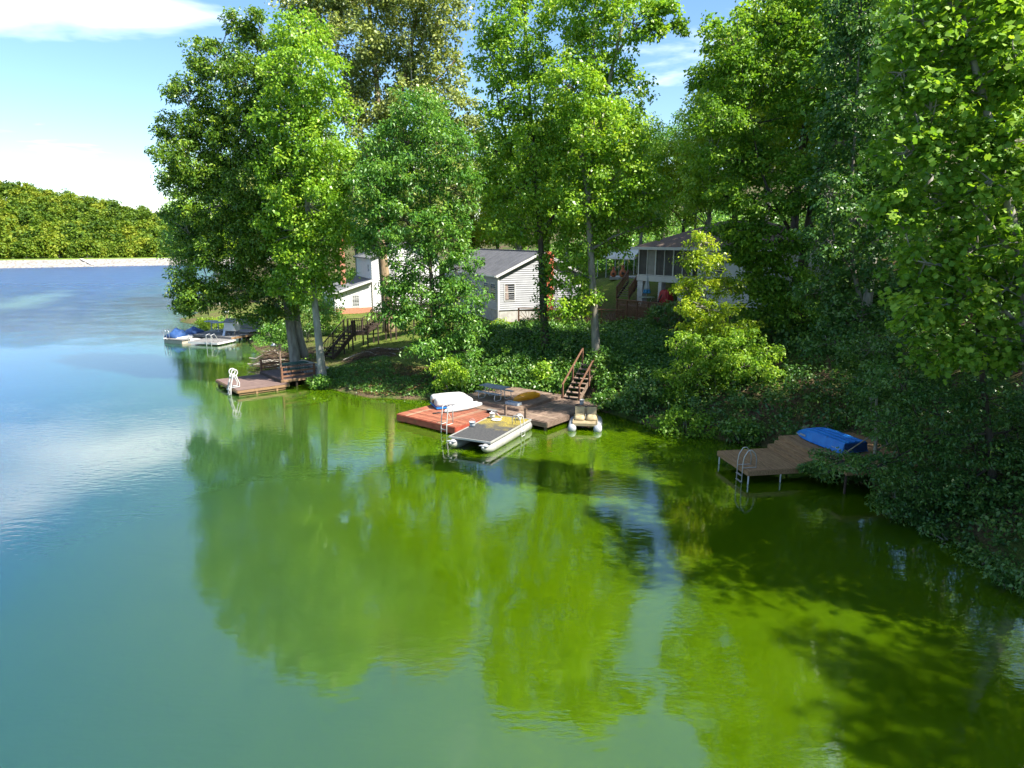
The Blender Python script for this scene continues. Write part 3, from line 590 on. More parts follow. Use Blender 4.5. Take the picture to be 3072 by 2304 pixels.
ex0, ex1, ey0, ey1, ez, rz_ = -.5, 13.2, -.5, 9.8, 4.18, 6.3
v = [(ex0, ey0, ez), (ex1, ey0, ez), (ex1, ey1, ez), (ex0, ey1, ez), (4.6, 4.6, rz_), (8.6, 4.6, rz_)]
MB().add(v, ((0, 1, 5, 4), (2, 3, 4, 5), (3, 0, 4), (1, 2, 5), (3, 2, 1, 0))).build('roof', 'roof_brown', bh)
MB().bar((ex0, ey0 - .03, ez - .03), (ex1, ey0 - .03, ez - .03), .05, .22).build('fascia', 'trim_white', bh); MB().bar((ex0 - .03, ey0, ez - .03), (ex0 - .03, ey1, ez - .03), .05, .22).build('fascia', 'trim_white', bh)
b = MB(); b.tube([(7.4, 3.6, 5.6), (7.4, 3.6, 6.5)], .12, 10); b.build('roof_vent', 'bark_dark', bh)
# lattice-skirted deck in front of the porch
ld = thing('lattice_deck', 'brown wooden deck with lattice skirt below the screened porch', 'deck', B0, BA)
planks(ld, -.3, 6.5, -2.0, 2.9, -.46, 'wood_brown', .16)
MB().bar((-.4, -2.03, 0), (6.6, -2.03, 0), .2, .05).build('rail_cap', 'wood_rail', ld)
for k in range(7): MB().box((-.3 + k * 1.13, -2.03, -1.15), (.1, .1, 2.25)).build('post', 'wood_rail', ld)
MB().bar((-.3, -2.03, -2.2), (6.5, -2.03, -2.2), .05, .12).build('bottom_rail', 'wood_rail', ld)
for k in range(6):
    xa, xb = -.25 + k * 1.13, -.3 + (k + 1) * 1.13 - .05; b = MB(); za, zb_ = -2.14, -.03
    for sg, oy in ((1, -2.05), (-1, -2.02)):
        for j in range(-12, 14):
            # diagonal slat clipped to the panel
            x_a = xa + j * .16; pts = []
            lo, hi = max(xa, x_a), min(xb, x_a + (zb_ - za))
            if hi - lo < .06: continue
            zf = lambda x: za + (x - x_a)
            p, q_ = (lo, zf(lo)), (hi, zf(hi))
            if sg < 0: p, q_ = (xa + xb - p[0], p[1]), (xa + xb - q_[0], q_[1])
            b.bar((p[0], oy, p[1]), (q_[0], oy, q_[1]), .012, .038)
    o = b.build('lattice', 'wood_lattice', ld); o['kind'] = 'stuff'
# side stairs from the yard down to that deck
st0, st1 = D(1902, 842, 60.5), D(1868, 893, 58)
def stair(name, label, cat, top, bot, width, n, m, mrail, rail=.9, bal=True, rails=(-1, 1), post_down=.0):
    """open wooden stair from bot up to top"""
    d = Vector((top.x - bot.x, top.y - bot.y, 0)); run = d.length; t_ = thing(name, label, cat, bot, math.atan2(d.y, d.x)); rise = top.z - bot.z
    tread = MB().box((0, 0, 0), (run / n * 1.05, width, .045)).mesh('tread')
    for i in range(n): put('tread', tread, m, t_, (run * (i + .5) / n, 0, rise * (i + .8) / n))
    for s in (-1, 1): MB().bar((0, s * width/2, -.05), (run, s * width/2, rise - .1), .05, .26).build('stringer', m, t_)
    for s in rails:
        y = s * (width/2 + .05)
        MB().bar((-.05, y, rail), (run + .05, y, rise + rail), .09, .05).build('handrail', mrail, t_)
        if bal: MB().bar((0, y, rail * .2), (run, y, rise + rail * .2), .04, .06).build('lower_rail', mrail, t_)
        k = max(2, round(run / 1.3) + 1)
        for i in range(k):
            f = i / (k - 1); MB().box((run * f, y, rise * f + rail/2 - .1 - post_down/2), (.09, .09, rail + .2 + post_down)).build('post', mrail, t_)
        if bal:
            bm = MB().box((0, 0, rail * .6), (.035, .035, rail * .78)).mesh('baluster'); nb = int(run / .15)
            for i in range(1, nb): put('baluster', bm, mrail, t_, (run * i / nb, y, rise * i / nb))
    return t_
stair('porch_stairs', 'brown wooden stairs beside the left post of the screened porch', 'stairs', st0, st1, 1.0, 8, 'wood_brown', 'wood_rail')
# patio things on that deck
def bloc(x, y, z): return Matrix.Translation(B0) @ Matrix.Rotation(BA, 4, 'Z') @ Vector((x, y, z))
t = thing('patio_table', 'round pale green patio table holding the folded umbrella', 'table', bloc(2.0, -1.0, -.46), BA)
MB().tube([(0, 0, .70), (0, 0, .715), (0, 0, .74)], [.62, .66, .65], 28).build('tabletop', 'table_green', t)
for a in range(4): c, s = math.cos(a * 1.571 + .7), math.sin(a * 1.571 + .7); MB().tube([(c * .5, s * .5, 0), (c * .3, s * .3, .4), (c * .45, s * .45, .7)], .018, 6).build('leg', 'white_metal', t)
t = thing('patio_umbrella', 'folded white and blue patio umbrella standing in the green table', 'umbrella', bloc(2.0, -1.0, -.46), BA)
MB().tube([(0, 0, 0), (0, 0, 2.45)], .022, 8).build('pole', 'tan_wall', t)
def folded(z0, z1, r0, r1, ph=0):
    rings = []
    for i in range(7):
        f = i / 6; r = r0 + (r1 - r0) * f; rings.append([Vector((math.cos(a) * r * (1 + .28 * math.cos(6 * a + ph)), math.sin(a) * r * (1 + .28 * math.cos(6 * a + ph)), z0 + (z1 - z0) * f)) for a in np.linspace(0, 2 * math.pi, 36, endpoint=False)])
    return rings
MB().loft(folded(1.35, 2.42, .21, .03)).build('canopy', 'umb_white', t, True); MB().loft(folded(1.05, 1.36, .27, .215)).build('canopy_border', 'umb_blue', t, True)
t = thing('red_tarp_cover', 'bulky thing under a red tarp beneath the screened porch', 'cover', bloc(3.4, -.3, -.46), BA)
rings = []
for i, (z, sx_, sy) in enumerate(((0, .62, .50), (.3, .6, .48), (.75, .56, .44), (1.15, .5, .38), (1.32, .4, .28), (1.38, .15, .1))):
    rings.append([Vector((sx_ * abs(math.cos(a)) ** .6 * math.copysign(1, math.cos(a)) * (1 + .05 * math.cos(11 * a)), sy * abs(math.sin(a)) ** .6 * math.copysign(1, math.sin(a)) * (1 + .07 * math.sin(9 * a)), z)) for a in np.linspace(0, 2 * math.pi, 48, endpoint=False)])
MB().loft(rings).build('cover', 'tarp_red', t, True)
MB().tube([(-.3, -.62, .1), (-.2, -.62, .5), (.0, -.6, .85), (.12, -.58, 1.02)], [.05, .06, .05, .04], 8).build('strap', 'black', t)
t = thing('patio_box', 'dark box standing on the deck right of the red cover', 'box', bloc(5.4, -1.2, -.46), BA)
MB().box((0, 0, .3), (.8, .5, .56)).build('body', 'tan_vinyl', t); MB().box((0, 0, .61), (.86, .56, .06)).build('lid', 'black', t)
# carport ----------------------------------------------------------
C0 = D(1878, 812, 76); C0.z = gz(C0.x, C0.y)
t = thing('carport', 'white arched metal carport behind the porch house', 'carport', C0, R(30))
cw, cl = 1.6, 3.2
prof_ = [(-cw, 1.9)] + [(-cw * math.cos(a), 1.95 + .95 * math.sin(a)) for a in np.linspace(.1, math.pi - .1, 11)] + [(cw, 1.9)]
b = MB(); b.loft([[Vector((x, y, z)) for x, z in prof_] + [Vector((x * .98, y, z - .05)) for x, z in prof_[::-1]] for y in (-cl, cl)]); b.build('roof', 'white_paint', t)
for y in np.linspace(-cl + .06, cl - .06, 5):
    b = MB(); pts = [(-cw + .06, y, -.2)] + [(x * .95, y, z - .08) for x, z in prof_] + [(cw - .06, y, -.2)]; b.tube(pts, .04, 6); b.build('arch_frame', 'white_metal', t)
# chimineas --------------------------------------------------------
def lathe(prof, n=24): return [[Vector((r * math.cos(a), r * math.sin(a), z)) for a in np.linspace(0, 2 * math.pi, n, endpoint=False)] for r, z in prof]
pad = D(1880, 832, 66); pz = 6.42
struct(MB().box((pad.x + .6, pad.y + 1.2, pz - .12), (4.0, 3.0, .24), R(-10)).build('path', 'concrete'))['label'] = 'pale concrete pad beside the porch house'
for i, (px, sc_) in enumerate(((1868, 1.0), (1840, .85))):
    p = D(px, 830, 66 + i * .5); p.z = pz
    t = thing('chiminea', ['larger orange clay chiminea on the concrete pad', 'smaller orange clay chiminea partly hidden by leaves'][i], 'chiminea', p, R(-100)); t.scale = (sc_,) * 3
    MB().loft(lathe([(.16, 0), (.3, .12), (.34, .35), (.28, .58), (.17, .72), (.12, .95), (.16, 1.12), (.13, 1.12), (.09, .95)])).build('pot', 'terracotta', t, True)
    MB().tube([(.26, 0, .36), (.36, 0, .36)], [.15, .13], 14).build('mouth', 'black', t)
# sunburst railing -------------------------------------------------
A_, B_ = D(1556, 966, 57.6), D(1868, 972, 55.6); dv = (B_ - A_); dv.z = 0
t = thing('sunburst_railing', 'low brown railing with sunburst slats in front of the grey house', 'railing', A_, math.atan2(dv.y, dv.x))
Lr = dv.length; ns = 5; dz = B_.z - A_.z
for k in range(ns + 1):
    x = Lr * k / ns; z = dz * k / ns; MB().box((x, 0, z + .35), (.12, .12, 1.7)).build('post', 'wood_rail', t)
    if k == ns: break
    x2 = Lr * (k + 1) / ns; z2 = dz * (k + 1) / ns
    MB().bar((x, 0, z + 1.17), (x2, 0, z2 + 1.17), .18, .05).build('rail_cap', 'wood_rail', t); MB().bar((x, 0, z + .98), (x2, 0, z2 + .98), .05, .1).build('top_rail', 'wood_rail', t); MB().bar((x, 0, z + .06), (x2, 0, z2 + .06), .05, .1).build('bottom_rail', 'wood_rail', t)
    c = ((x + x2) / 2, (z + z2) / 2 + .1); hw = (x2 - x) / 2 - .08
    for j in range(9):
        a = math.pi * (j + .5) / 9; r = min(hw / max(.05, abs(math.cos(a))), .84 / max(.05, math.sin(a)))
        MB().bar((c[0], 0, c[1]), (c[0] + r * math.cos(a), 0, c[1] + r * math.sin(a)), .03, .035).build('slat', 'wood_rail', t)
# little steps and plank below the lattice
p = D(1880, 985, 55); p.z = gz(p.x, p.y)
t = thing('garden_steps', 'short dark wooden steps below the lattice deck', 'steps', p, BA)
for k in range(4): MB().box((.2, .3 * k, .22 + .2 * k), (1.5, .32, .05)).build('tread', 'wood_brown', t)
for x in (-.55, .95): MB().bar((x, -.1, .02), (x, 1.1, .82), .06, .2).build('stringer', 'wood_dark', t)
MB().bar((1.2, .6, .2), (1.9, .9, 1.35), .3, .05).build('plank_brace', 'wood_brown', t); MB().bar((1.0, -.1, .55), (3.6, -.1, .45), .2, .12).build('edge_beam', 'wood_brown', t)
# long dark staircase on the left slope -----------------------------
s0 = D(982, 1064, 53); s0.z = gz(s0.x, s0.y) + .05
d1 = Vector((1.35, 2.0, 0)); l0 = s0 + d1 + Vector((0, 0, 1.85)); d2 = Vector((2.1, 1.2, 0))
stair('hillside_stairs', 'lower flight of the long dark wooden staircase on the grass slope', 'stairs', l0, s0, 1.15, 9, 'wood_dark', 'wood_dark', .95, True, (-1, 1), .5)
dn = d2.normalized(); land = thing('stair_landing', 'dark wooden landing between the two flights of the slope staircase', 'landing', l0, math.atan2(dn.y, dn.x))
planks(land, 0, 1.35, -.65, .65, 0, 'wood_dark', .15, along='y')
for x in (.05, 1.3):
    for y in (-.62, .62):
        w_ = l0 + dn * x + Vector((-dn.y, dn.x, 0)) * y; h_ = l0.z - gz(w_.x, w_.y) + .3
        MB().box((x, y, .48 - h_/2), (.1, .1, .98 + h_)).build('post', 'wood_dark', land)
for y in (-.62, .62):
    MB().bar((0, y, .96), (1.35, y, .96), .1, .05).build('handrail', 'wood_dark', land); MB().bar((0, y, -.14), (1.35, y, -.14), .05, .2).build('beam', 'wood_dark', land)
    for k in range(1, 8): MB().box((k * .165, y, .48), (.035, .035, .9)).build('baluster', 'wood_dark', land)
l1 = l0 + dn * 1.35; l2 = l1 + d2 + Vector((0, 0, 1.75))
stair('hillside_stairs', 'upper flight of the long dark wooden staircase leading behind the leafy tree', 'stairs', l2, l1, 1.15, 9, 'wood_dark', 'wood_dark', .95, True, (-1, 1), 0.)
for f in (.35, .8):
    w_ = l1 + (l2 - l1) * f
    for s in (-1, 1):
        q = w_ + Vector((-dn.y, dn.x, 0)) * s * .6; zt = q.z - .15; zg = gz(q.x, q.y) - .3
        o = MB().box((q.x, q.y, (zt + zg)/2), (.1, .1, zt - zg)).build('support_post', 'wood_dark')
        sp = [x for x in bpy.data.objects if x.name.startswith('hillside_stairs') and x.type == 'EMPTY'][-1]
        o.parent = sp; bpy.context.view_layer.update(); o.matrix_parent_inverse = sp.matrix_world.inverted()
dk = thing('house_deck', 'dark raised wooden deck left of the grey house behind the leafy tree', 'deck', l2, HA)
planks(dk, 0, 4.6, -.8, 2.2, 0, 'wood_dark', .15)
for x in np.linspace(0, 4.6, 4):
    for y in (-.78, 2.18):
        q = Matrix.Translation(l2) @ Matrix.Rotation(HA, 4, 'Z') @ Vector((float(x), y, 0)); hh = l2.z - gz(q.x, q.y) + .3
        MB().box((float(x), y, .5 - hh/2), (.11, .11, 1. + hh)).build('post', 'wood_dark', dk)
MB().bar((0, -.78, .98), (4.6, -.78, .98), .12, .05).build('handrail', 'wood_dark', dk)
bm = MB().box((0, 0, .5), (.035, .035, .92)).mesh('baluster')
for k in range(1, 30): put('baluster', bm, 'wood_dark', dk, (k * .153, -.78, 0))
# power pole and wires behind
pp = D(2085, 690, 84); pp.z = gz(pp.x, pp.y)
t = thing('utility_pole', 'grey utility pole with wires behind the brown roof', 'pole', pp, R(-12))
MB().tube([(0, 0, 0), (0, 0, 8.6)], [.16, .12], 10).build('post', 'bark_grey', t); MB().box((0, 0, 8.1), (.12, 2.2, .14)).build('crossarm', 'bark_grey', t)
for y in (-.9, .9, 0): MB().tube([(-30, y, 6.2), (-15, y, 6.6), (0, y, 8.2), (14, y, 8.6)], .03, 5).build('wire', 'wire', t)
# ------------------------------------------------------------------ docks in the middle
M0 = Vector((-6.41, 36.96, 0)); MA = math.atan2(-.626, .78)
def mid(x, y, z=0.): return Matrix.Translation(M0) @ Matrix.Rotation(MA, 4, 'Z') @ Vector((x, y, z))
t = thing('red_dock', 'red painted wooden swim dock carrying the white boats', 'dock', M0, MA)
planks(t, 0, 4.43, 0, 3.56, .46, 'wood_red', .135, along='x')
for a, b_ in (((-.02, -.02), (4.45, -.02)), ((4.45, -.0), (4.45, 3.56)), ((-.02, 0), (-.02, 3.56))):
    MB().bar((*a, .25), (*b_, .25), .04, .34).build('fascia', 'paint_red', t)
for x, y in ((.3, .3), (4.1, .3), (.3, 3.2), (4.1, 3.2)): MB().tube([(x, y, -1), (x, y, .4)], .07, 8).build('post', 'wood_dark', t)
for x in (.5, 2.2, 3.9): MB().bar((x, .05, .32), (x, 3.5, .32), .05, .2).build('joist', 'wood_dark', t)
t = thing('brown_dock', 'weathered brown wooden dock under the picnic table', 'dock', M0, MA)
planks(t, -.1, 7.7, 3.62, 8.9, .5, 'wood_brown', .145, along='y')
MB().bar((-.1, 3.6, .33), (7.72, 3.6, .33), .05, .26).build('fascia', 'wood_brown', t); MB().bar((7.72, 3.6, .33), (7.72, 8.9, .33), .05, .26).build('fascia', 'wood_brown', t)
for x in (.6, 2.6, 4.6, 5.6, 7.5):
    for y in (3.75, 6.2, 8.5): MB().tube([(x, y, -1), (x, y, .44)], .08, 8).build('post', 'wood_brown', t)
planks(t, 1.2, 5.1, 4.45, 8.8, .68, 'wood_brown', .145, along='y', name='platform_plank')
MB().bar((1.2, 4.43, .58), (5.1, 4.43, .58), .04, .17).build('platform_fascia', 'wood_brown', t); MB().bar((5.12, 4.43, .58), (5.12, 8.8, .58), .04, .17).build('platform_fascia', 'wood_brown', t)
t = thing('dock_step', 'small grey plank step between red dock and raft', 'step', mid(4.05, 3.4, .46), MA)
MB().box((0, 0, .16), (.62, .3, .05)).build('tread', 'wood_grey', t); MB().box((-.25, 0, .07), (.05, .26, .14)).build('side', 'wood_dark', t); MB().box((.25, 0, .07), (.05, .26, .14)).build('side', 'wood_dark', t)
for x, lb in ((5.0, 'left'), (6.35, 'right')):
    pass
# picnic table -----------------------------------------------------
def picnic(name, label, loc, rz, top, frame, z=.0):
    t = thing(name, label, 'table', loc, rz)
    for k in range(5): MB().box((0, -.3 + k * .15, .74), (1.85, .138, .035)).build('table_board', top, t)
    for s in (-1, 1):
        MB().box((0, s * .62, .44), (1.85, .25, .035)).build('bench', top, t)
    for x in (-.62, .62):
        b = MB()
        for s in (-1, 1):
            b.tube([(x, s * .16, .72), (x, s * .17, .5), (x, s * .18, .12), (x, s * .22, .04), (x, s * .3, .022), (x, s * .64, .022), (x, s * .74, .05), (x, s * .78, .14), (x, s * .76, .3), (x, s * .7, .42), (x, s * .52, .42)], .021, 8)
        b.tube([(x, -.3, .715), (x, .3, .715)], .018, 6); b.tube([(x, 0, .715), (x * .3, 0, .715)], .015, 6); b.tube([(x, .0, .4), (x * .35, 0, .71)], .012, 6); b.tube([(x, -.17, .4), (x, .17, .4)], .014, 6)
        b.build('frame', frame, t, True)
    return t
picnic('picnic_table', 'grey picnic table with white bent pipe legs on the brown dock', mid(2.45, 5.55, .68), MA, 'table_grey', 'white_metal')
# white pedal boat, upside down -------------------------------------
def supell(a, e): return math.copysign(abs(math.cos(a)) ** e, math.cos(a)), math.copysign(abs(math.sin(a)) ** e, math.sin(a))
p0, p1 = mid(.55, 2.35, .46), mid(1.2, 4.1, .46)
t = thing('pedal_boat', 'white pedal boat lying upside down on the red dock', 'boat', p0, MA + R(60))
for y in (-.42, .42):
    rings = []
    for x, w, h in ((-.06, .20, .30), (0, .27, .40), (.12, .31, .46), (.9, .32, .49), (1.7, .32, .47), (1.95, .29, .38), (2.12, .22, .24), (2.2, .1, .12)):
        ring = []
        for a in np.linspace(0, 2 * math.pi, 24, endpoint=False):
            cx_, sz = supell(a, .42); ring.append(Vector((x, y + cx_ * w, .3 + max(sz, -.45) * h * .75)))
        rings.append(ring)
    MB().loft(rings).build('hull', 'white_plastic', t, True)
MB().box((1.0, 0, .28), (1.9, .5, .14)).build('deck', 'white_plastic', t); MB().box((1.0, 0, .09), (2.1, 1.5, .07)).build('blue_rim', 'blue_boat', t)
MB().box((-.02, -.02, .36), (.16, .2, .2)).build('seat_back', 'brush', t); MB().box((1.9, .1, .34), (.2, .26, .18)).build('pedal_box', 'bark_grey', t)
# kayaks ------------------------------------------------------------
def kayak(name, label, a, b_, w, h, m, flat=.75, rim=None, blunt=0.):
    d = b_ - a; L_ = Vector((d.x, d.y, 0)).length; t = thing(name, label, 'kayak', a, math.atan2(d.y, d.x)); rings = []
    for i in range(21):
        f = i / 20; k = max(.03, math.sin(math.pi * min(max(f, .004), .996)) ** .62); k = max(k, blunt if f > .5 else .0)
        rings.append([Vector((f * L_, math.copysign(abs(math.cos(q)) ** .8, math.cos(q)) * w/2 * k, .02 + max(0, math.sin(q)) ** flat * h * (.35 + .65 * k) - (0 if math.sin(q) >= 0 else .0))) for q in np.linspace(-.05, math.pi + .05, 15)])
    MB().loft(rings).build('hull', m, t, True)
    b = MB()
    for s in (-1, 1): b.tube([(f * L_, s * w/2 * max(.03, math.sin(math.pi * min(max(f, .004), .996)) ** .62), .035) for f in np.linspace(0, 1, 21)], .018, 6)
    b.build('rim', rim or m, t, True)
    MB().tube([(L_ * .15, 0, h * .8 + .02), (L_ * .5, 0, h + .02), (L_ * .85, 0, h * .8 + .02)], .03, 6).build('keel', m, t, True)
    return t
kayak('kayak', 'long white kayak lying upside down beside the pedal boat', mid(2.0, 1.7, .46), mid(2.45, 4.45, .46), .66, .34, 'white_plastic', .6, 'black')
kayak('kayak', 'yellow kayak lying upside down behind the picnic table', mid(3.85, 5.6, .68), mid(4.2, 7.7, .68), .66, .36, 'yellow_plastic', .6)
t = thing('paddle', 'dark paddle lying beside the tip of the white kayak', 'paddle', mid(1.75, 1.55, .47), MA + R(75))
MB().tube([(0, 0, .02), (.9, 0, .02)], .015, 6).build('shaft', 'black', t); MB().box((-.18, 0, .02), (.42, .16, .02)).build('blade', 'black', t)
t = thing('plastic_tray', 'clear plastic tray on the platform edge below the yellow kayak', 'tray', mid(4.3, 5.0, .68), MA)
MB().box((0, 0, .015), (.9, .42, .02)).build('base', 'grey_plastic', t)
for c, d in (((0, -.2, .08), (.9, .02, .14)), ((0, .2, .08), (.9, .02, .14)), ((-.44, 0, .08), (.02, .42, .14)), ((.44, 0, .08), (.02, .42, .14))): MB().box(c, d).build('side', 'grey_plastic', t)
# ladder on the red dock ----------------------------------------------
t = thing('dock_ladder', 'white pipe swim ladder at the front edge of the red dock', 'ladder', mid(3.72, 0, 0), MA)
for x in (-.2, .2):
    b = MB(); pts = [(x, .38, .47), (x, .38, 1.3)] + [(x, .2 + .18 * math.cos(a), 1.34 + .12 * math.sin(a)) for a in np.linspace(0, math.pi, 7)] + [(x, .02, 1.3), (x, -.1, .5), (x, -.12, -.8)]
    b.tube(pts, .024, 8); b.tube([(x, .38, .48), (x, -.1, .48)], .02, 6); b.build('rail', 'white_metal', t, True)
for z in (-.35, -.05, .22): MB().tube([(-.2, -.11, z), (.2, -.11, z)], .02, 8).build('rung', 'white_metal', t)
MB().tube([(-.2, .36, 1.2), (0, .3, .95), (.2, .38, .6)], .008, 5).build('cord', 'rope', t)
# pontoon raft -------------------------------------------------------
r0 = G(1349, 1309, .58); r1 = G(1468, 1326, .58); rd = r1 - r0; RA = math.atan2(rd.y, rd.x)
t = thing('pontoon_raft', 'flat pontoon raft with dark mossy deck moored before the brown dock', 'raft', Vector((r0.x, r0.y, 0)), RA)
RW, RL = 2.22, 4.65
MB().box((RW/2, RL/2, .53), (RW, RL, .07)).build('deck', 'moss_mat', t)
for c, d in (((RW/2, -.01, .55), (RW + .1, .05, .09)), ((RW/2, RL + .01, .55), (RW + .1, .05, .09)), ((-.02, RL/2, .55), (.05, RL, .09)), ((RW + .02, RL/2, .55), (.05, RL, .09))): MB().box(c, d).build('edge_trim', 'alum', t)
for x in (.22, RW - .22):
    rings = []
    for y, r, zc in ((-.38, .03, .36), (-.3, .1, .33), (-.1, .2, .28), (.2, .27, .22), (.5, .28, .2), (RL - .3, .28, .2), (RL + .1, .28, .2), (RL + .12, .2, .2)):
        rings.append([Vector((x + r * math.cos(a), y, zc + r * math.sin(a))) for a in np.linspace(0, 2 * math.pi, 22, endpoint=False)])
    p = MB().loft(rings).build('pontoon', 'alum', t, True)
    MB().box((x, -.08, .40), (.42, .5, .03), rx=R(-8)).build('nose_plate', 'tube_grey', p)
    for k in range(4): MB().box((x, .5 + k * 1.2, .44), (.12, .12, .12)).build('bracket', 'alum', p)
for k in range(6): MB().box((RW/2, .25 + k * .83, .46), (RW - .1, .06, .07)).build('crossbeam', 'alum', t)
# raft ladder at the right side
Rm = Matrix.Translation((r0.x, r0.y, 0)) @ Matrix.Rotation(RA, 4, 'Z')
t = thing('raft_ladder', 'bent metal swim ladder on the right side of the raft', 'ladder', Rm @ Vector((RW + .02, 3.45, 0)), RA)
for y in (-.2, .2):
    b = MB(); b.tube([(-.42, y, .57), (-.42, y, .85)] + [(-.2 + .22 * math.cos(a), y, .9 + .2 * math.sin(a)) for a in np.linspace(math.pi, 0, 8)] + [(.05, y, .8), (.1, y, .4), (.14, y, -.7)], .02, 8); b.build('rail', 'white_metal', t, True)
for z in (-.3, 0, .25): MB().tube([(.12, -.2, z), (.12, .2, z)], .018, 6).build('rung', 'white_metal', t)
def bucket(label, loc, r=.15, h=.3, m='white_plastic', handle=True):
    t = thing('bucket', label, 'bucket', loc, random.uniform(0, 6)); MB().loft(lathe([(r * .85, 0), (r * .93, h * .5), (r, h), (r * 1.06, h), (r * 1.06, h - .03), (r * .92, h - .03), (r * .8, .03)], 20)).build('body', m, t, True)
    if handle: MB().tube(arc((0, 0, h - .02), r * 1.05, 0, math.pi, 10), .006, 5).build('handle', 'galv', t)
def on_raft(px, py): p = G(px, py, .58); p.z = .57; return p
bucket('white bucket beside the coiled rope at the back of the raft', on_raft(1477, 1254), .15, .3)
bucket('grey bucket at the left edge of the raft', on_raft(1417, 1279), .16, .26, 'grey_plastic')
bucket('small white bucket by the raft ladder', on_raft(1559, 1260), .12, .28)
bucket('white bucket standing at the far corner of the brown dock', mid(7.0, 8.05, .51), .14, .3)
t = thing('rope_coil', 'white mooring rope coiled on the raft and tied to the dock', 'rope', on_raft(1489, 1260), 0)
b = MB(); b.tube([(math.cos(a) * (.12 + .012 * a / 2), math.sin(a) * (.12 + .012 * a / 2), .02 + .006 * a / 6) for a in np.linspace(0, 25, 110)], .016, 6); b.build('coil', 'rope', t, True)
MB().tube([(.2, .1, .03), (.3, .45, .05), (.15, .75, .03), (.0, 1.1, .1), (-.1, 1.5, .02)], .014, 6).build('line', 'rope', t, True)
t = thing('dock_float', 'pale grey box float between the raft and the brown dock', 'float', mid(5.35, 3.35, 0), MA)
MB().box((0, 0, .16), (1.0, .36, .3)).build('body', 'grey_plastic', t); MB().box((0, 0, .33), (1.04, .4, .04)).build('lid', 'tube_grey', t)
for x, lb in ((4.95, 'wooden mooring post left of the grey float'), (6.35, 'wooden mooring post right of the grey float')):
    o = thing('mooring_post', lb, 'post', mid(x, 3.5, -.9), MA); MB().box((0, 0, .95), (.11, .11, 1.95)).build('post', 'wood_brown', o); MB().box((0, 0, 1.945), (.125, .125, .03)).build('cap', 'wood_dark', o)
# paddle boat on the right ---------------------------------------------
t = thing('paddle_boat', 'two-seat paddle boat with tan seats and round grey floats', 'boat', (3.86, 34.95, 0), R(-8))
for x in (-.68, .68):
    rings = [[Vector((x + r * math.cos(a), y, .12 + r * math.sin(a))) for a in np.linspace(0, 2 * math.pi, 20, endpoint=False)] for y, r in ((-.12, .02), (-.11, .12), (-.05, .19), (.05, .225), (1.9, .225), (2.1, .2), (2.25, .1), (2.28, .02))]
    MB().loft(rings).build('float', 'tube_grey', t, True)
MB().box((0, 1.05, .36), (1.3, 1.8, .07)).build('deck', 'tan_deck', t); MB().box((0, .13, .33), (1.32, .06, .13)).build('front_board', 'tan_deck', t)
for x in (-.64, .64): MB().box((x, 1.05, .42), (.05, 1.8, .06)).build('side_rail', 'tan_deck', t)
for x in (-.33, .33):
    rings = [[Vector((x + sx_ * supell(a, .5)[0], 1.02 + sy * supell(a, .5)[1], z)) for a in np.linspace(0, 2 * math.pi, 24, endpoint=False)] for z, sx_, sy in ((.39, .29, .36), (.5, .29, .36), (.6, .25, .30), (.66, .16, .2))]
    s = MB().loft(rings).build('seat', 'tan_vinyl', t, True)
    MB().box((x, 1.42, .74), (.5, .12, .5), rx=R(-12)).build('backrest', 'tan_vinyl', t)
MB().box((.0, 1.62, .66), (.32, .26, .5)).build('wheel_box', 'tan_deck', t); MB().tube([(0, .9, .4), (0, .88, .72)], .02, 6).build('steering_stick', 'galv', t)
for x in (-.52, .52): MB().tube([(x, .1, .3), (x * 1.08, .0, .12)], .02, 6).build('brace', 'galv', t)
# steps from the brown dock up the bank ---------------------------------
st = stair('bank_stairs', 'rough brown stairs with handrails climbing the bank from the brown dock', 'stairs', mid(5.35, 11.5, 2.25), mid(5.75, 8.75, .42), 1.0, 8, 'wood_brown', 'wood_rail', .95, False)

# ------------------------------------------------------------------ left dock
L0 = Vector((-20.69, 46.73, 0)); LA = math.atan2(-.775, .632)
def lft(x, y, z=0.): return Matrix.Translation(L0) @ Matrix.Rotation(LA, 4, 'Z') @ Vector((x, y, z))
t = thing('left_dock', 'two-level brown wooden dock with railings at the left', 'dock', L0, LA)
planks(t, 0, 4.57, 0, 3.45, .4, 'wood_plum', .145, along='y')
for a, b_ in (((0, -.02), (4.57, -.02)), ((4.59, 0), (4.59, 3.45)), ((-.02, 0), (-.02, 3.45))): MB().bar((*a, .27), (*b_, .27), .04, .16).build('fascia', 'wood_tan', t)
MB().bar((4.5, .1, .1), (4.5, 3.2, .1), .05, .12).build('lower_beam', 'wood_tan', t)
for x, y in ((.15, .15), (4.52, 1.25), (4.52, 2.6), (.15, 3.2), (2.3, .15)): MB().box((x, y, -.25), (.13, .13, 1.2)).build('post', 'wood_tan', t)
planks(t, 0, 4.05, 3.1, 6.4, .6, 'wood_plum', .145, along='x', name='upper_plank')
MB().bar((0, 3.08, .49), (4.05, 3.08, .49), .04, .17).build('upper_fascia', 'wood_dark', t); MB().bar((4.07, 3.1, .49), (4.07, 6.2, .49), .04, .17).build('upper_fascia', 'wood_tan', t)
for x in (.02, 4.0):
    y1 = 5.9 if x < 1 else 5.5
    for y in (3.2, y1): MB().box((x, y, .95), (.12, .12, 1.0)).build('rail_post', 'wood_rail', t)
    MB().bar((x, 3.1, 1.44), (x, y1 + .1, 1.44), .16, .05).build('rail_cap', 'wood_rail', t)
    for z in (1.1, .8): MB().bar((x, 3.2, z), (x, y1, z), .045, .12).build('rail', 'wood_rail', t)
for x, y in ((.2, 5.8), (3.9, 4.2), (2, 3.3)): MB().box((x, y, -.2), (.13, .13, 1.5)).build('post', 'wood_dark', t)
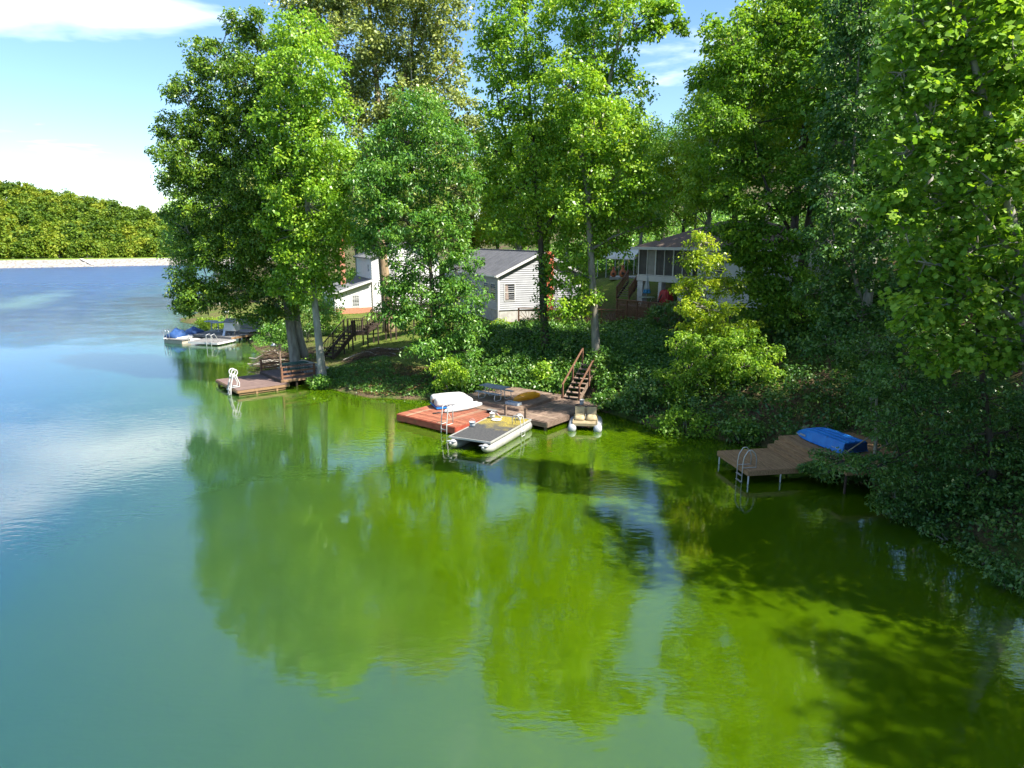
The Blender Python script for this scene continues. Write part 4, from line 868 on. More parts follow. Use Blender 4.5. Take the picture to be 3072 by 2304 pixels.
picnic('picnic_table', 'dark green picnic table on the upper level of the left dock', lft(2.3, 4.75, .6), LA + R(90), 'green_table', 'white_metal')
t = thing('dock_lamp', 'wooden lamp pole with white shade on the left dock', 'lamp', lft(3.75, 3.25, .6), LA)
MB().bar((0, 0, 0), (.0, .0, 2.4), .1, .1).build('pole', 'wood_brown', t); MB().bar((0, 0, 2.36), (-.3, -.2, 2.42), .05, .05).build('arm', 'wood_brown', t)
MB().loft([[p + Vector((-.36, -.24, 2.3)) for p in r] for r in lathe([(.2, 0), (.19, .04), (.1, .12), (.03, .16)], 16)]).build('shade', 'white_metal', t, True)
# white plastic ladder with ring handles
t = thing('swim_ladder', 'white plastic swim ladder with ring handles on the left dock', 'ladder', lft(3.5, 0, 0), LA)
for x in (-.24, .24):
    b = MB(); b.tube([Vector((x, .16 + .19 * math.cos(a), 1.42 + .2 * math.sin(a))) for a in np.linspace(0, 2 * math.pi, 22)], .04, 8)
    b.tube([(x, .05, 1.27), (x, .0, 1.05), (x, -.1, .7), (x, -.16, .4), (x, -.22, -.8)], .055, 8); b.tube([(x, .25, 1.25), (x, .3, 1.0), (x, .42, .7), (x, .42, .45), (x, -.1, .45)], .04, 8); b.tube([(x, .25, 1.22), (x, .08, 1.2)], .04, 8)
    b.build('side_rail', 'white_plastic', t, True)
for z in (-.3, 0, .3): MB().box((0, -.2, z), (.5, .16, .05)).build('step', 'white_plastic', t)
# dry stone wall behind the left dock -----------------------------------
wa, wb = G(889, 1080, 1.25), G(956, 1100, 1.25); dv = wb - wa; WLn = dv.length + .3
t = thing('stone_wall', 'low grey stone retaining wall between dock and grass slope', 'wall', (wa.x, wa.y, 0), math.atan2(dv.y, dv.x))
MB().box((WLn/2, .22, .5), (WLn - .1, .26, 1.2)).build('core', 'mortar', t)
def stone(w, h, d, seed):
    rnd = random.Random(seed); b = MB().box((0, 0, 0), (w, d, h)); b.v = [(x * (1 + rnd.uniform(-.09, .09)), y * (1 + rnd.uniform(-.2, .2)), z * (1 + rnd.uniform(-.1, .1))) for x, y, z in b.v]; return b.mesh('stone')
stones = [stone(.38, .2, .3, 1), stone(.5, .2, .32, 2), stone(.3, .2, .28, 3), stone(.44, .2, .34, 4)]; sw = [.38, .5, .3, .44]
for j in range(5):
    x = -.1 + (j % 2) * .15
    while x < WLn - .25:
        k = random.randrange(4); put('stone', stones[k], 'stone', t, (x + sw[k]/2, .08 + random.uniform(-.03, .03), .12 + j * .212), rz=random.uniform(-.05, .05)); x += sw[k] + .02
x = -.15; cap = stone(.62, .09, .5, 9)
while x < WLn - .1: put('cap_stone', cap, 'stone_cap', t, (x + .31, .16, 1.23), rz=random.uniform(-.06, .06)); x += .64
# ------------------------------------------------------------------ right dock
K0 = Vector((9.35, 29.67, 0)); KA = R(-80.6)
def rgt(x, y, z=0.): return Matrix.Translation(K0) @ Matrix.Rotation(KA, 4, 'Z') @ Vector((x, y, z))
t = thing('right_dock', 'tan wooden dock with broad steps at the right bank', 'dock', K0, KA)
planks(t, 0, 2.78, 0, 2.5, .6, 'wood_tan', .14, along='x')
for a, b_ in (((0, -.02), (2.8, -.02)), ((2.8, 0), (2.8, 2.5)), ((-.02, 0), (-.02, 2.5))): MB().bar((*a, .48), (*b_, .48), .04, .2).build('fascia', 'wood_tan', t)
for x, y in ((.08, .05), (2.72, .05), (2.72, 1.5), (.1, 2.2)): MB().tube([(x, y, -1.2), (x, y, .55)], .035, 8).build('post', 'galv', t)
for k in range(2):
    planks(t, -.1, 2.8, 2.5 + .32 * k, 2.82 + .32 * k, .77 + .15 * k, 'wood_tan', .16, along='x', name='step_plank'); MB().bar((-.1, 2.5 + .32 * k - .015, .66 + .15 * k), (2.8, 2.5 + .32 * k - .015, .66 + .15 * k), .03, .15).build('riser', 'wood_tan', t)
planks(t, -.3, 4.6, 3.14, 7.0, 1.07, 'wood_tan', .14, along='x', name='upper_plank')
MB().bar((-.3, 3.12, .97), (4.6, 3.12, .97), .04, .15).build('upper_fascia', 'wood_tan', t); MB().bar((4.62, 3.12, .95), (4.62, 7, .95), .04, .2).build('upper_fascia', 'wood_tan', t)
for x, y in ((.3, 3.3), (2.6, 3.3), (4.4, 3.3), (4.4, 6)): MB().tube([(x, y, -1), (x, y, 1.0)], .05, 8).build('post', 'wood_dark', t)
t = thing('dock_ladder', 'silver pipe ladder at the front corner of the right dock', 'ladder', rgt(2.25, 0, 0), KA)
for x in (-.22, .22):
    b = MB(); b.tube([(x, .5, .6), (x, .5, 1.0), (x, .42, 1.22), (x, .25, 1.38), (x, .1, 1.36), (x, -.06, 1.1), (x, -.1, .8), (x, -.12, -.9)], .022, 8); b.build('rail', 'alum', t, True); MB().tube([(x, -.1, .62), (x, .52, .62)], .018, 6).build('foot', 'alum', t)
for z in (-.3, .0, .28): MB().box((0, -.12, z), (.44, .09, .025)).build('step', 'alum', t)
# blue boat upside down ---------------------------------------------------
def hull(L_, w, h):
    rings = []
    for i in range(15):
        f = i / 14; wf = w/2 * (1 if f < .55 else max(.28, 1 - ((f - .55) / .45) ** 2.2 * .72)); hf = h * (1 if f < .6 else max(.06, 1 - ((f - .6) / .4) ** 1.8 * .9))
        sec = [(-1, 0), (-.99, .12), (-.86, .86), (-.8, .97), (-.52, 1.0), (-.5, 1.06), (-.44, 1.06), (-.42, 1.0), (-.06, 1.0), (-.05, 1.07), (.05, 1.07), (.06, 1.0), (.42, 1.0), (.44, 1.06), (.5, 1.06), (.52, 1.0), (.8, .97), (.86, .86), (.99, .12), (1, 0)]
        rings.append([Vector((f * L_, y * wf, z * hf + .05)) for y, z in sec])
    return MB().loft(rings)
p = Vector((14.55, 27.75, 1.08)); ba = math.atan2(3.2, -.95)
t = thing('rowing_boat', 'blue rowing boat lying upside down on the right dock', 'boat', p, ba)
hull(3.35, 1.35, .46).build('hull', 'blue_boat', t)
b = MB()
for s in (-1, 1): b.tube([(f * 3.35, s * .69 * (1 if f < .55 else max(.28, 1 - ((f - .55) / .45) ** 2.2 * .72)), .05) for f in np.linspace(0, 1, 15)], .028, 6)
b.build('gunwale', 'blue_boat', t, True)
MB().box((-.015, 0, .27), (.03, 1.16, .38)).build('transom', 'blue_cover', t)
def decal(x, z, w, h, n, sy=1):
    for k in range(n):
        y = sy * (.675 - (z - .05) / .46 * .11 + .012); MB().box((x + k * w * 1.35, y, z), (w, .008, h), rx=-sy * R(14)).build('registration_mark', 'white_plastic', t)
decal(2.3, .2, .055, .1, 5); decal(.12, .2, .16, .03, 3); decal(2.75, .17, .3, .025, 1)
for (px, py, s) in ((2418, 1279, .4), (2478, 1283, .45)):
    q = G(px, py, 1.0); rnd = random.Random(px); q.z = gz(q.x, q.y)
    t = thing('boulder', 'round brown rock on the bank above the bow of the blue boat' if px < 2450 else 'pale flat rock on the bank behind the blue boat', 'rock', q, rnd.uniform(0, 3))
    rings = [[Vector((s * .55 * r * math.cos(a) * (1 + rnd.uniform(-.1, .1)), s * .45 * r * math.sin(a) * (1 + rnd.uniform(-.1, .1)), s * z)) for a in np.linspace(0, 2 * math.pi, 14, endpoint=False)] for r, z in ((.9, -.2), (1, .2), (.9, .5), (.6, .75), (.2, .85))]
    MB().loft(rings).build('stone', 'rock', t, True)
# ------------------------------------------------------------------ far dock with covered boat
F0 = Vector((-33.2, 69.3, 0)); FA = R(-24)
def far(x, y, z=0.): return Matrix.Translation(F0) @ Matrix.Rotation(FA, 4, 'Z') @ Vector((x, y, z))
t = thing('far_dock', 'grey weathered dock with plank back wall at the far left', 'dock', F0, FA)
planks(t, 0, 6.0, 0, 4.2, .5, 'wood_grey', .2, along='x'); planks(t, 1.6, 6.0, 2.3, 4.2, .72, 'wood_grey', .2, along='x', name='upper_plank')
for k in range(6): MB().bar((2.6, 4.3 + k * .02, .85 + .2 * k), (6.1, 4.3 + k * .02, .85 + .2 * k), .04, .185).build('wall_board', 'wood_grey', t)
MB().bar((1.6, 2.28, .6), (6, 2.28, .6), .04, .2).build('step_fascia', 'wood_grey', t); MB().bar((0, -.02, .38), (6, -.02, .38), .04, .2).build('fascia', 'wood_grey', t); MB().bar((6.02, 0, .38), (6.02, 4.2, .38), .04, .2).build('fascia', 'wood_tan', t)
for x in (.2, 3, 5.8):
    for y in (.2, 2.2, 4): MB().tube([(x, y, -1), (x, y, .45)], .09, 8).build('post', 'wood_dark', t)
t = thing('low_float_dock', 'low grey floating dock with pipe rails before the far dock', 'dock', far(2.9, -.2, 0), FA + R(8))
planks(t, 0, 3.4, -2.6, -.1, .3, 'wood_grey', .2, along='x')
for a, b_ in (((0, -2.62), (3.4, -2.62)), ((3.42, -2.6), (3.42, 0))): MB().bar((*a, .2), (*b_, .2), .05, .16).build('fascia', 'white_paint', t)
for x in (2.2, 2.75): MB().tube([(x, -2.7, -.5), (x, -2.65, 1.0), (x + .1, -2.3, 1.1), (x + .2, -1.8, .3)], .03, 6).build('ladder_rail', 'galv', t)
MB().tube([(.1, -2.6, .3), (.1, -2.6, .95), (.2, -2.6, .95)], .025, 6).build('rail', 'galv', t)
t = thing('end_dock', 'small grey dock end with pipe ladder at the far left', 'dock', G(498, 1018, .35) - Vector((0, 0, .35)), FA)
planks(t, -.3, 2.2, 0, 1.1, .38, 'wood_grey', .2, along='x'); MB().box((.9, .55, .15), (2.4, 1.0, .34)).build('float', 'tan_wall', t)
for x in (-.2, .2):
    b = MB(); b.tube([(x - .2, .1, -.5), (x - .2, .1, 1.05)] + [(x - .2 + .18 - .18 * math.cos(a), .1, 1.05 + .2 * math.sin(a)) for a in np.linspace(0, math.pi, 8)] + [(x + .16, .1, .4)], .024, 6); b.build('ladder_rail', 'galv', t, True)
t = thing('covered_boat', 'small boat with white tube floats under blue covers', 'boat', G(528, 1021, .2) - Vector((0, 0, .2)), math.atan2((G(618, 1004, .2) - G(528, 1021, .2)).y, (G(618, 1004, .2) - G(528, 1021, .2)).x))
Lb = (G(618, 1004, .2) - G(528, 1021, .2)).length
for y in (0, 1.35): MB().tube([(0, y, .2), (.15, y, .22), (Lb - .2, y, .24), (Lb, y, .24)], [.12, .25, .25, .15], 14).build('float', 'white_plastic', t, True)
rings = []
for i in range(16):
    f = i / 15; x = f * (Lb - .3) + .1; hh = .45 + .28 * math.sin(f * 9) * math.sin(f * 3.1) + .3 * math.exp(-((f - .3) / .12) ** 2) + .15 * math.exp(-((f - .75) / .15) ** 2)
    rings.append([Vector((x, .7 + .78 * math.cos(a), .38 + max(0, math.sin(a)) * hh * (1 + .12 * math.sin(5 * a + 7 * f)))) for a in np.linspace(-.1, math.pi + .1, 18)])
MB().loft(rings).build('cover', 'blue_cover', t, True)
MB().loft([[Vector((.95 + q.x * .5, .2 + q.z * .2, .62 + q.y * .32)) for q in r] for r in lathe([(.75, 0), (1, .2), (1, .5), (.75, .7)], 18)]).build('coil_ring', 'blue_cover', t, True)
kayak('kayak', 'flat white kayak floating before the covered boat', G(535, 1026, .1), G(605, 1018, .1), .7, .18, 'white_plastic', .6, 'white_plastic')
for (px, py, lb) in ((636, 991, 'left grey pedestal table on the far dock'), (656, 995, 'right grey pedestal table on the far dock')):
    q = G(px, py, .72); t = thing('pedestal_table', lb, 'table', q, FA)
    MB().tube([(0, 0, 0), (0, 0, .92)], .06, 8).build('stem', 'grey_plastic', t); MB().loft(lathe([(.1, .86), (.7, .92), (.72, .95), (.7, .98), (.05, 1.0)], 8)).build('tabletop', 'table_grey', t); MB().box((0, 0, .02), (.35, .35, .04)).build('foot', 'grey_plastic', t)
q = G(704, 1010, .0); t = thing('storage_hutch', 'small white hutch with dark roof on stilts by the far dock', 'hutch', G(700, 1020, 0), FA + R(10))
MB().box((0, 0, 1.4), (1.15, .9, .85)).build('body', 'siding_white', t)
for k in range(5): MB().box((0, -.46, 1.08 + k * .165), (1.16, .03, .155)).build('siding_board', 'siding_white', t)
MB().prism([(-.62, -.55, 1.8), (.62, -.55, 1.8), (.62, 0, 2.15), (-.62, 0, 2.15)], (0, 0, 0), (0, .0, .05)).build('roof', 'roof_shingle', t); MB().prism([(-.62, .55, 1.8), (.62, .55, 1.8), (.62, 0.0, 2.15), (-.62, 0.0, 2.15)], (0, 0, .002), (0, 0, .052)).build('roof', 'roof_shingle', t)
for s in (-.57, .57): MB().prism([(s, -.45, 1.8), (s, .45, 1.8), (s, 0, 2.12)], (0, 0, 0), (.02 * math.copysign(1, s), 0, 0)).build('gable', 'siding_white', t)
for x in (-.45, .45):
    for y in (-.35, .35): MB().box((x, y, .2), (.09, .09, 1.6)).build('leg', 'wood_grey', t)
MB().bar((-.62, -.8, .1), (-.62, -.2, 1.5), .25, .04).build('ramp', 'galv', t)
q = G(682, 962, .9); q.z = gz(q.x, q.y); t = thing('globe_lamp', 'white globe lamp on a thin post on the lawn behind the far dock', 'lamp', q, 0)
MB().tube([(0, 0, 0), (0, 0, 1.55)], .05, 8).build('post', 'bark_brown', t); MB().loft(lathe([(.05, 1.5), (.2, 1.62), (.25, 1.78), (.2, 1.94), (.03, 2.02)], 16)).build('globe', 'lamp_glass', t, True)
# ------------------------------------------------------------------ trees
FWD = Vector((0, math.cos(PITCH), -math.sin(PITCH))); CAMP = Vector((0, 0, CAM_H))
LEAVES = [0]
def catmull(pts, n):
    out = []; P = [pts[0]] + list(pts) + [pts[-1]]
    for i in range(1, len(P) - 2):
        for k in range(n):
            t = k / n; a, b, c, d = P[i-1], P[i], P[i+1], P[i+2]
            out.append(.5 * ((2*b) + (c - a)*t + (2*a - 5*b + 4*c - d)*t*t + (3*b - a - 3*c + d)*t*t*t))
    return out + [pts[-1]]
def branch_pts(a, b, sag, n=6, wob=.12):
    d = (b - a).length; out = []
    for i in range(n + 1):
        f = i / n; p = a.lerp(b, f); p.z += sag * d * math.sin(math.pi * f)
        if 0 < i < n: p += Vector((random.uniform(-1, 1), random.uniform(-1, 1), random.uniform(-1, 1))) * wob * d / n
        out.append(p)
    return out
def tree(name, label, Y, trunks, lobes, leaf, r0=.3, bark='bark_grey', L=.22, W=.13, dens=1., rc=.75, per=42, droop=.35, flat=.7, up=.5, tint=0., cat='tree', group=None, ivy=None, dead=(), lobed=False):
    """trunks: picture points at depth Y; lobes: (px, py, rx, ry, depth offset) of the crown's leafy masses"""
    tr = MB(); nodes = []; base = None
    for k, (pts, rr) in enumerate(trunks):
        W3 = [D(p[0], p[1], Y + (p[2] if len(p) > 2 else 0)) for p in pts]
        if k == 0:
            g = gz(W3[0].x, W3[0].y); W3[0].z = min(W3[0].z, g) - .25; base = Vector((W3[0].x, W3[0].y, g))
        c = catmull(W3, 5); n = len(c); rad = [max(.025, rr * (1 - .88 * (i / (n - 1)) ** .9)) * (1 + (.5 * math.exp(-i / 1.2) if k == 0 else 0)) for i in range(n)]
        tr.tube(c, rad, 10); nodes += list(zip(c, rad))
    cl = []; crs = []; pers = []
    for lb in lobes:
        px, py, rx, ry = lb[:4]; dy_ = lb[4] if len(lb) > 4 else random.uniform(-1, 1) * rx / F * Y * .5
        c = D(px, py, Y + dy_); dep = (c - CAMP).dot(FWD); a = rx * dep / F; b = ry * dep / F; dd = a * .85
        vol = (a * b * dd) ** (1/3); rcl = min(rc, .55 * min(a, b) + .12)
        n = max(5, int(dens * 6.0 * (vol / rcl) ** 2))
        o = unit(n); k1, k2, k3 = rng.random(3) * 6
        lump = 1 + .16 * np.sin(o[:, 0] * 4 + k1) * np.sin(o[:, 2] * 4 + k2) + .1 * np.sin(o[:, 1] * 7 + k3)
        r = (.45 + .55 * rng.random(n) ** .6) * lump
        q = np.c_[o[:, 0] * a * r, o[:, 1] * dd * r, o[:, 2] * b * r] + np.array(c)
        cl.append(q); crs.append(np.full(n, rcl) * rng.uniform(.6, 1.25, n))
        # limb from the stem to this mass, twigs to some of its clumps
        best = min(nodes, key=lambda nd: (nd[0] - c).length + (2.2 * max(0, nd[0].z - (c.z - .15 * b))) + .25 * abs((c - nd[0]).length - (c.z - nd[0].z) * 1.3))
        lp = branch_pts(best[0], c, .06, 6); lr = min(best[1] * .6, .035 + .018 * (c - best[0]).length)
        tr.tube(lp, [max(.02, lr * (1 - .75 * i / 6)) for i in range(7)], 6)
        for j in rng.choice(n, min(n, 9), replace=False):
            e = Vector(q[j]); s_ = lp[random.randint(3, 6)]; tr.tube(branch_pts(s_, e, .04, 3), [.03, .022, .016, .01], 4)
    C = np.concatenate(cl); rcs = np.concatenate(crs)
    P, ax, nr, Ls, Ws, ti = leaves_at(C, rcs, per, L, W, droop, flat, up)
    ok = P[:, 2] > .15; P, ax, nr, Ls, Ws, ti = P[ok], ax[ok], nr[ok], Ls[ok], Ws[ok], ti[ok]; LEAVES[0] += len(P)
    t = thing(name, label, cat, base, 0, group); bv = np.array(base)
    tr.v = [(x - base.x, y - base.y, z - base.z) for x, y, z in tr.v]; tr.build('trunk', bark, t, True)
    put('crown', leaf_mesh_lobed('crown', P - bv, ax, nr, Ls, np.clip(ti + tint, 0, 1), leaf) if lobed else leaf_mesh('crown', P - bv, ax, nr, Ls, Ws, np.clip(ti + tint, 0, 1), leaf), None, t)
    if ivy:                                        # climbing leaves on the lower stem
        pts = []
        for (px, py0, py1, w) in ivy:
            for py in np.linspace(py0, py1, 26): c = D(px + random.uniform(-w, w), py, Y - .25); pts.append(c)
        C = np.array(pts); P, ax, nr, Ls, Ws, ti = leaves_at(C, np.full(len(C), .42), 40, .15, .13, .4, 1., .2)
        put('ivy', leaf_mesh('ivy', P - bv, ax, nr, Ls, Ws, ti, 'leaf_bank'), None, t); LEAVES[0] += len(P)
    for i, pts in enumerate(dead):
        b = MB(); w3 = [D(p[0], p[1], Y + (p[2] if len(p) > 2 else -.5)) - base for p in pts]; c = catmull(w3, 3); n = len(c); b.tube(c, [.06 * (1 - .85 * j / n) + .012 for j in range(n)], 6)
        for j in range(2, n, 2):
            for _ in range(2):
                e = c[j] + Vector((random.uniform(-1, 1), random.uniform(-.6, .6), random.uniform(-.2, 1))) * .9; b.tube(branch_pts(c[j], e, 0, 3, .3), [.02, .014, .01, .006], 4)
        b.build('dead_branch', 'dead_wood', t, True)
    return t

tree('oak_tree', 'big dark oak with double trunk leaning over the left dock', 49.5,
     [([(890, 1084), (868, 960), (845, 800), (800, 520), (740, 250)], .42), ([(915, 1072, .6), (890, 950, .6), (885, 720, .8), (850, 420, .8), (820, 200, .8)], .34), ([(845, 800), (760, 640), (640, 480), (560, 380)], .2), ([(800, 520), (700, 320), (650, 170)], .16), ([(868, 960), (760, 850), (620, 830)], .14)],
     [(645, 185, 85, 70), (570, 275, 75, 52), (705, 62, 38, 26), (770, 60, 30, 30), (745, 120, 55, 40), (530, 385, 72, 50), (620, 380, 90, 70), (505, 470, 52, 42), (600, 500, 110, 75), (540, 545, 60, 45), (640, 620, 120, 85), (535, 650, 42, 36), (730, 250, 95, 95), (730, 400, 110, 110), (770, 560, 120, 120),
      (590, 735, 85, 60), (690, 760, 110, 85), (555, 845, 55, 32), (600, 890, 85, 48), (560, 915, 40, 22), (710, 870, 90, 60), (800, 720, 100, 100), (830, 880, 80, 80), (775, 945, 60, 30), (860, 640, 80, 100), (840, 330, 90, 110), (830, 180, 70, 80)],
     'leaf_oak', bark='bark_grey', L=.24, W=.12, dens=1.2, rc=.52, per=42, droop=.2)
tree('poplar_tree', 'bright green poplar with slender pale leaning trunk in front of the oak', 46.3,
     [([(968, 1114), (950, 960), (932, 800), (925, 690), (915, 480), (905, 250), (900, 60)], .29)],
     [(900, 110, 95, 75), (895, 220, 125, 90), (965, 310, 105, 90), (850, 350, 100, 90), (930, 430, 140, 90), (990, 510, 95, 85), (860, 520, 110, 80), (930, 610, 120, 80), (1010, 640, 60, 70), (870, 690, 100, 70), (970, 720, 80, 60), (910, 780, 90, 60), (990, 800, 60, 50), (860, 850, 60, 45), (940, 870, 70, 50)],
     'leaf_poplar', bark='bark_pale', L=.22, W=.15, dens=1.15, rc=.6, per=40)
tree('cottonwood_tree', 'tall sparse cottonwood with thick brown trunk behind the slope staircase', 62,
     [([(1168, 935), (1150, 790), (1142, 690), (1150, 500), (1130, 250), (1100, -60), (1090, -220)], .52), ([(1150, 500), (1210, 250), (1250, 50), (1270, -150)], .26), ([(1150, 540), (1060, 330), (1000, 100)], .2), ([(1200, 330), (1320, 230), (1390, 150)], .15)],
     [(900, 10, 80, 50), (960, 60, 90, 70), (1000, -40, 110, 80), (1060, 130, 110, 90), (1110, 0, 120, 90), (1130, 230, 110, 100), (1220, 120, 110, 100), (1230, -40, 120, 80), (1310, 210, 100, 90), (1330, 60, 85, 80), (1360, 330, 80, 80), (1240, 330, 110, 90), (1400, 430, 60, 80), (1060, 300, 80, 80), (1140, 390, 100, 80), (1110, 520, 80, 60), (1390, 560, 60, 70), (1080, 620, 50, 50)],
     'leaf_cotton', bark='bark_brown', L=.27, W=.2, dens=1.15, rc=.7, per=34, tint=.05, dead=[[(1210, 420), (1235, 250), (1225, 110), (1240, 40)], [(1250, 380), (1262, 200), (1275, 90)], [(1130, 705), (1090, 650), (1060, 640)]])
tree('hickory_tree', 'leafy green tree on the grass bank hiding the middle of the staircase', 44,
     [([(1312, 1170), (1310, 1040), (1300, 900), (1288, 750), (1290, 560), (1270, 400)], .22), ([(1288, 760), (1200, 640), (1130, 560)], .1)],
     [(1265, 335, 95, 65), (1185, 425, 105, 75), (1330, 430, 85, 75), (1130, 540, 90, 75), (1245, 530, 120, 85), (1370, 560, 75, 80), (1115, 660, 75, 60), (1215, 660, 110, 80), (1330, 690, 95, 80), (1120, 735, 60, 34), (1240, 780, 85, 55), (1380, 800, 65, 75), (1180, 850, 55, 30), (1280, 880, 110, 55), (1390, 890, 70, 60), (1180, 935, 60, 36), (1270, 960, 100, 50), (1370, 980, 80, 55), (1290, 1035, 70, 35), (1390, 1050, 50, 35)],
     'leaf_hick', bark='bark_dark', L=.24, W=.1, dens=1.1, rc=.55, per=40, droop=.7)
tree('poplar_tree', 'tall poplar with ivy covered trunk in front of the grey house', 46.5,
     [([(1645, 1180), (1634, 1000), (1627, 850), (1620, 700), (1600, 450), (1580, 150), (1570, -150)], .34), ([(1625, 640), (1520, 420), (1480, 200)], .14), ([(1632, 700), (1690, 560), (1700, 350)], .16)],
     [(1500, 40, 85, 85), (1590, -30, 110, 90), (1470, 170, 60, 75), (1560, 150, 105, 95), (1500, 300, 80, 90), (1610, 290, 110, 95), (1480, 450, 70, 80), (1580, 430, 110, 85), (1480, 570, 60, 65), (1560, 580, 105, 75), (1650, 480, 85, 90), (1500, 680, 70, 45), (1600, 680, 95, 55), (1655, 770, 40, 55), (1690, 640, 70, 70), (1660, 850, 28, 30)],
     'leaf_poplar', bark='bark_dark', L=.2, W=.15, dens=1.1, rc=.58, per=40, ivy=[(1640, 1165, 1000, 22), (1630, 1000, 800, 24)], dead=[[(1600, 380), (1580, 430), (1590, 470)], [(1590, 420), (1600, 460), (1575, 500)]])
tree('poplar_tree', 'tall poplar with forked grey trunk between grey house and porch house', 44.5,
     [([(1792, 1190), (1788, 1040), (1780, 900), (1772, 750), (1765, 600), (1795, 400), (1840, 190), (1880, 20), (1910, -120)], .33), ([(1765, 600), (1745, 420), (1780, 150), (1790, -150)], .2), ([(1850, 160), (1930, 60), (2010, 30)], .09)],
     [(1740, 30, 115, 95), (1830, -40, 110, 80), (1900, 60, 85, 65), (1985, 20, 60, 22), (2035, 85, 30, 26), (1960, 85, 45, 25), (1790, 170, 110, 95), (1720, 260, 105, 90), (1850, 280, 95, 85), (1790, 390, 125, 90), (1880, 430, 95, 75), (1730, 480, 90, 80), (1850, 540, 120, 80), (1940, 580, 80, 55), (1760, 600, 110, 75), (1870, 650, 110, 55), (1960, 670, 55, 38), (1750, 720, 85, 55), (1830, 730, 60, 40), (1725, 820, 50, 60), (1765, 900, 50, 45), (1700, 930, 55, 45)],
     'leaf_poplar', bark='bark_grey', L=.2, W=.15, dens=1.15, rc=.56, per=40, tint=.04, ivy=[(1792, 1180, 1060, 24)])
tree('sapling', 'young yellow-green tree in front of the screened porch', 40,
     [([(2135, 1300), (2125, 1150), (2118, 950), (2110, 700)], .08), ([(2125, 1120), (2200, 1050), (2280, 1040)], .04)],
     [(2105, 725, 42, 38), (2065, 780, 32, 26), (2125, 790, 60, 36), (2105, 850, 80, 40), (2185, 860, 45, 30), (2050, 860, 36, 24), (2120, 920, 90, 40), (2180, 980, 90, 45), (2090, 990, 60, 36)],
     'leaf_bright', bark='bark_grey', L=.19, W=.09, dens=1.0, rc=.4, per=30, droop=.6)
tree('sapling', 'low spreading yellow-green tree on the bank left of the right dock', 37.5,
     [([(2160, 1310), (2150, 1200), (2140, 1080)], .1), ([(2150, 1200), (2060, 1130), (2020, 1100)], .05), ([(2150, 1180), (2260, 1110), (2320, 1080)], .05)],
     [(2150, 1060, 100, 36), (2080, 1110, 80, 36), (2230, 1095, 90, 38), (2300, 1060, 50, 26), (2170, 1160, 100, 40), (2060, 1180, 70, 34), (2250, 1180, 60, 32), (2060, 1030, 60, 34), (2200, 1020, 80, 34), (2010, 1130, 55, 30), (2110, 1240, 90, 36), (2020, 1240, 70, 34), (2210, 1250, 80, 32), (2320, 1130, 50, 30)],
     'leaf_maple', bark='bark_grey', L=.19, W=.1, dens=1.1, rc=.4, per=30, droop=.5, tint=.15)
tree('maple_tree', 'dark maple spreading across the right side of the porch house', 42,
     [([(2395, 1120), (2400, 900), (2420, 720), (2470, 450), (2520, 250), (2560, 0), (2570, -150), (2560, -350)], .4), ([(2410, 760), (2330, 620), (2280, 500), (2250, 330)], .14), ([(2450, 540), (2550, 340), (2620, 180)], .15)],
     [(2340, -90, 110, 80), (2440, -80, 95, 80), (2390, -230, 110, 85), (2470, -220, 80, 70), (2190, 110, 85, 85), (2120, 235, 60, 45), (2230, 235, 95, 85), (2330, 70, 105, 80), (2330, 200, 110, 90), (2160, 360, 85, 65), (2270, 370, 110, 80), (2430, 80, 95, 90), (2420, 260, 100, 90), (2190, 480, 95, 55), (2300, 500, 110, 65), (2180, 590, 85, 40), (2290, 620, 110, 48), (2400, 560, 80, 80), (2210, 690, 85, 30), (2320, 720, 100, 40), (2260, 775, 75, 24), (2370, 830, 90, 45), (2290, 870, 70, 35), (2390, 940, 80, 60), (2250, 950, 60, 40), (2225, 735, 65, 32), (2300, 800, 75, 42), (2225, 850, 60, 40), (2330, 890, 70, 40)],
     'leaf_maple', bark='bark_dark', L=.2, W=.15, dens=1.2, rc=.6, per=42, flat=.5, tint=-.02)
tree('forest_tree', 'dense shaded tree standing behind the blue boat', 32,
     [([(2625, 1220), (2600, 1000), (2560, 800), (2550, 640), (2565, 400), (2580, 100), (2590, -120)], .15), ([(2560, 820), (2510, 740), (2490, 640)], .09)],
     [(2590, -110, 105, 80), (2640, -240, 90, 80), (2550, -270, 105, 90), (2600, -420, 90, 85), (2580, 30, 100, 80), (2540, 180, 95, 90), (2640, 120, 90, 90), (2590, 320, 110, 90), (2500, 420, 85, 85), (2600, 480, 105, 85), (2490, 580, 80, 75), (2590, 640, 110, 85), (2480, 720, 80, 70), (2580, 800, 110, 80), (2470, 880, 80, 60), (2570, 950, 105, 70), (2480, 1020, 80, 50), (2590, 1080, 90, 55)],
     'leaf_dark', bark='bark_grey', L=.19, W=.12, dens=1.2, rc=.55, per=42, flat=.55, tint=.05)
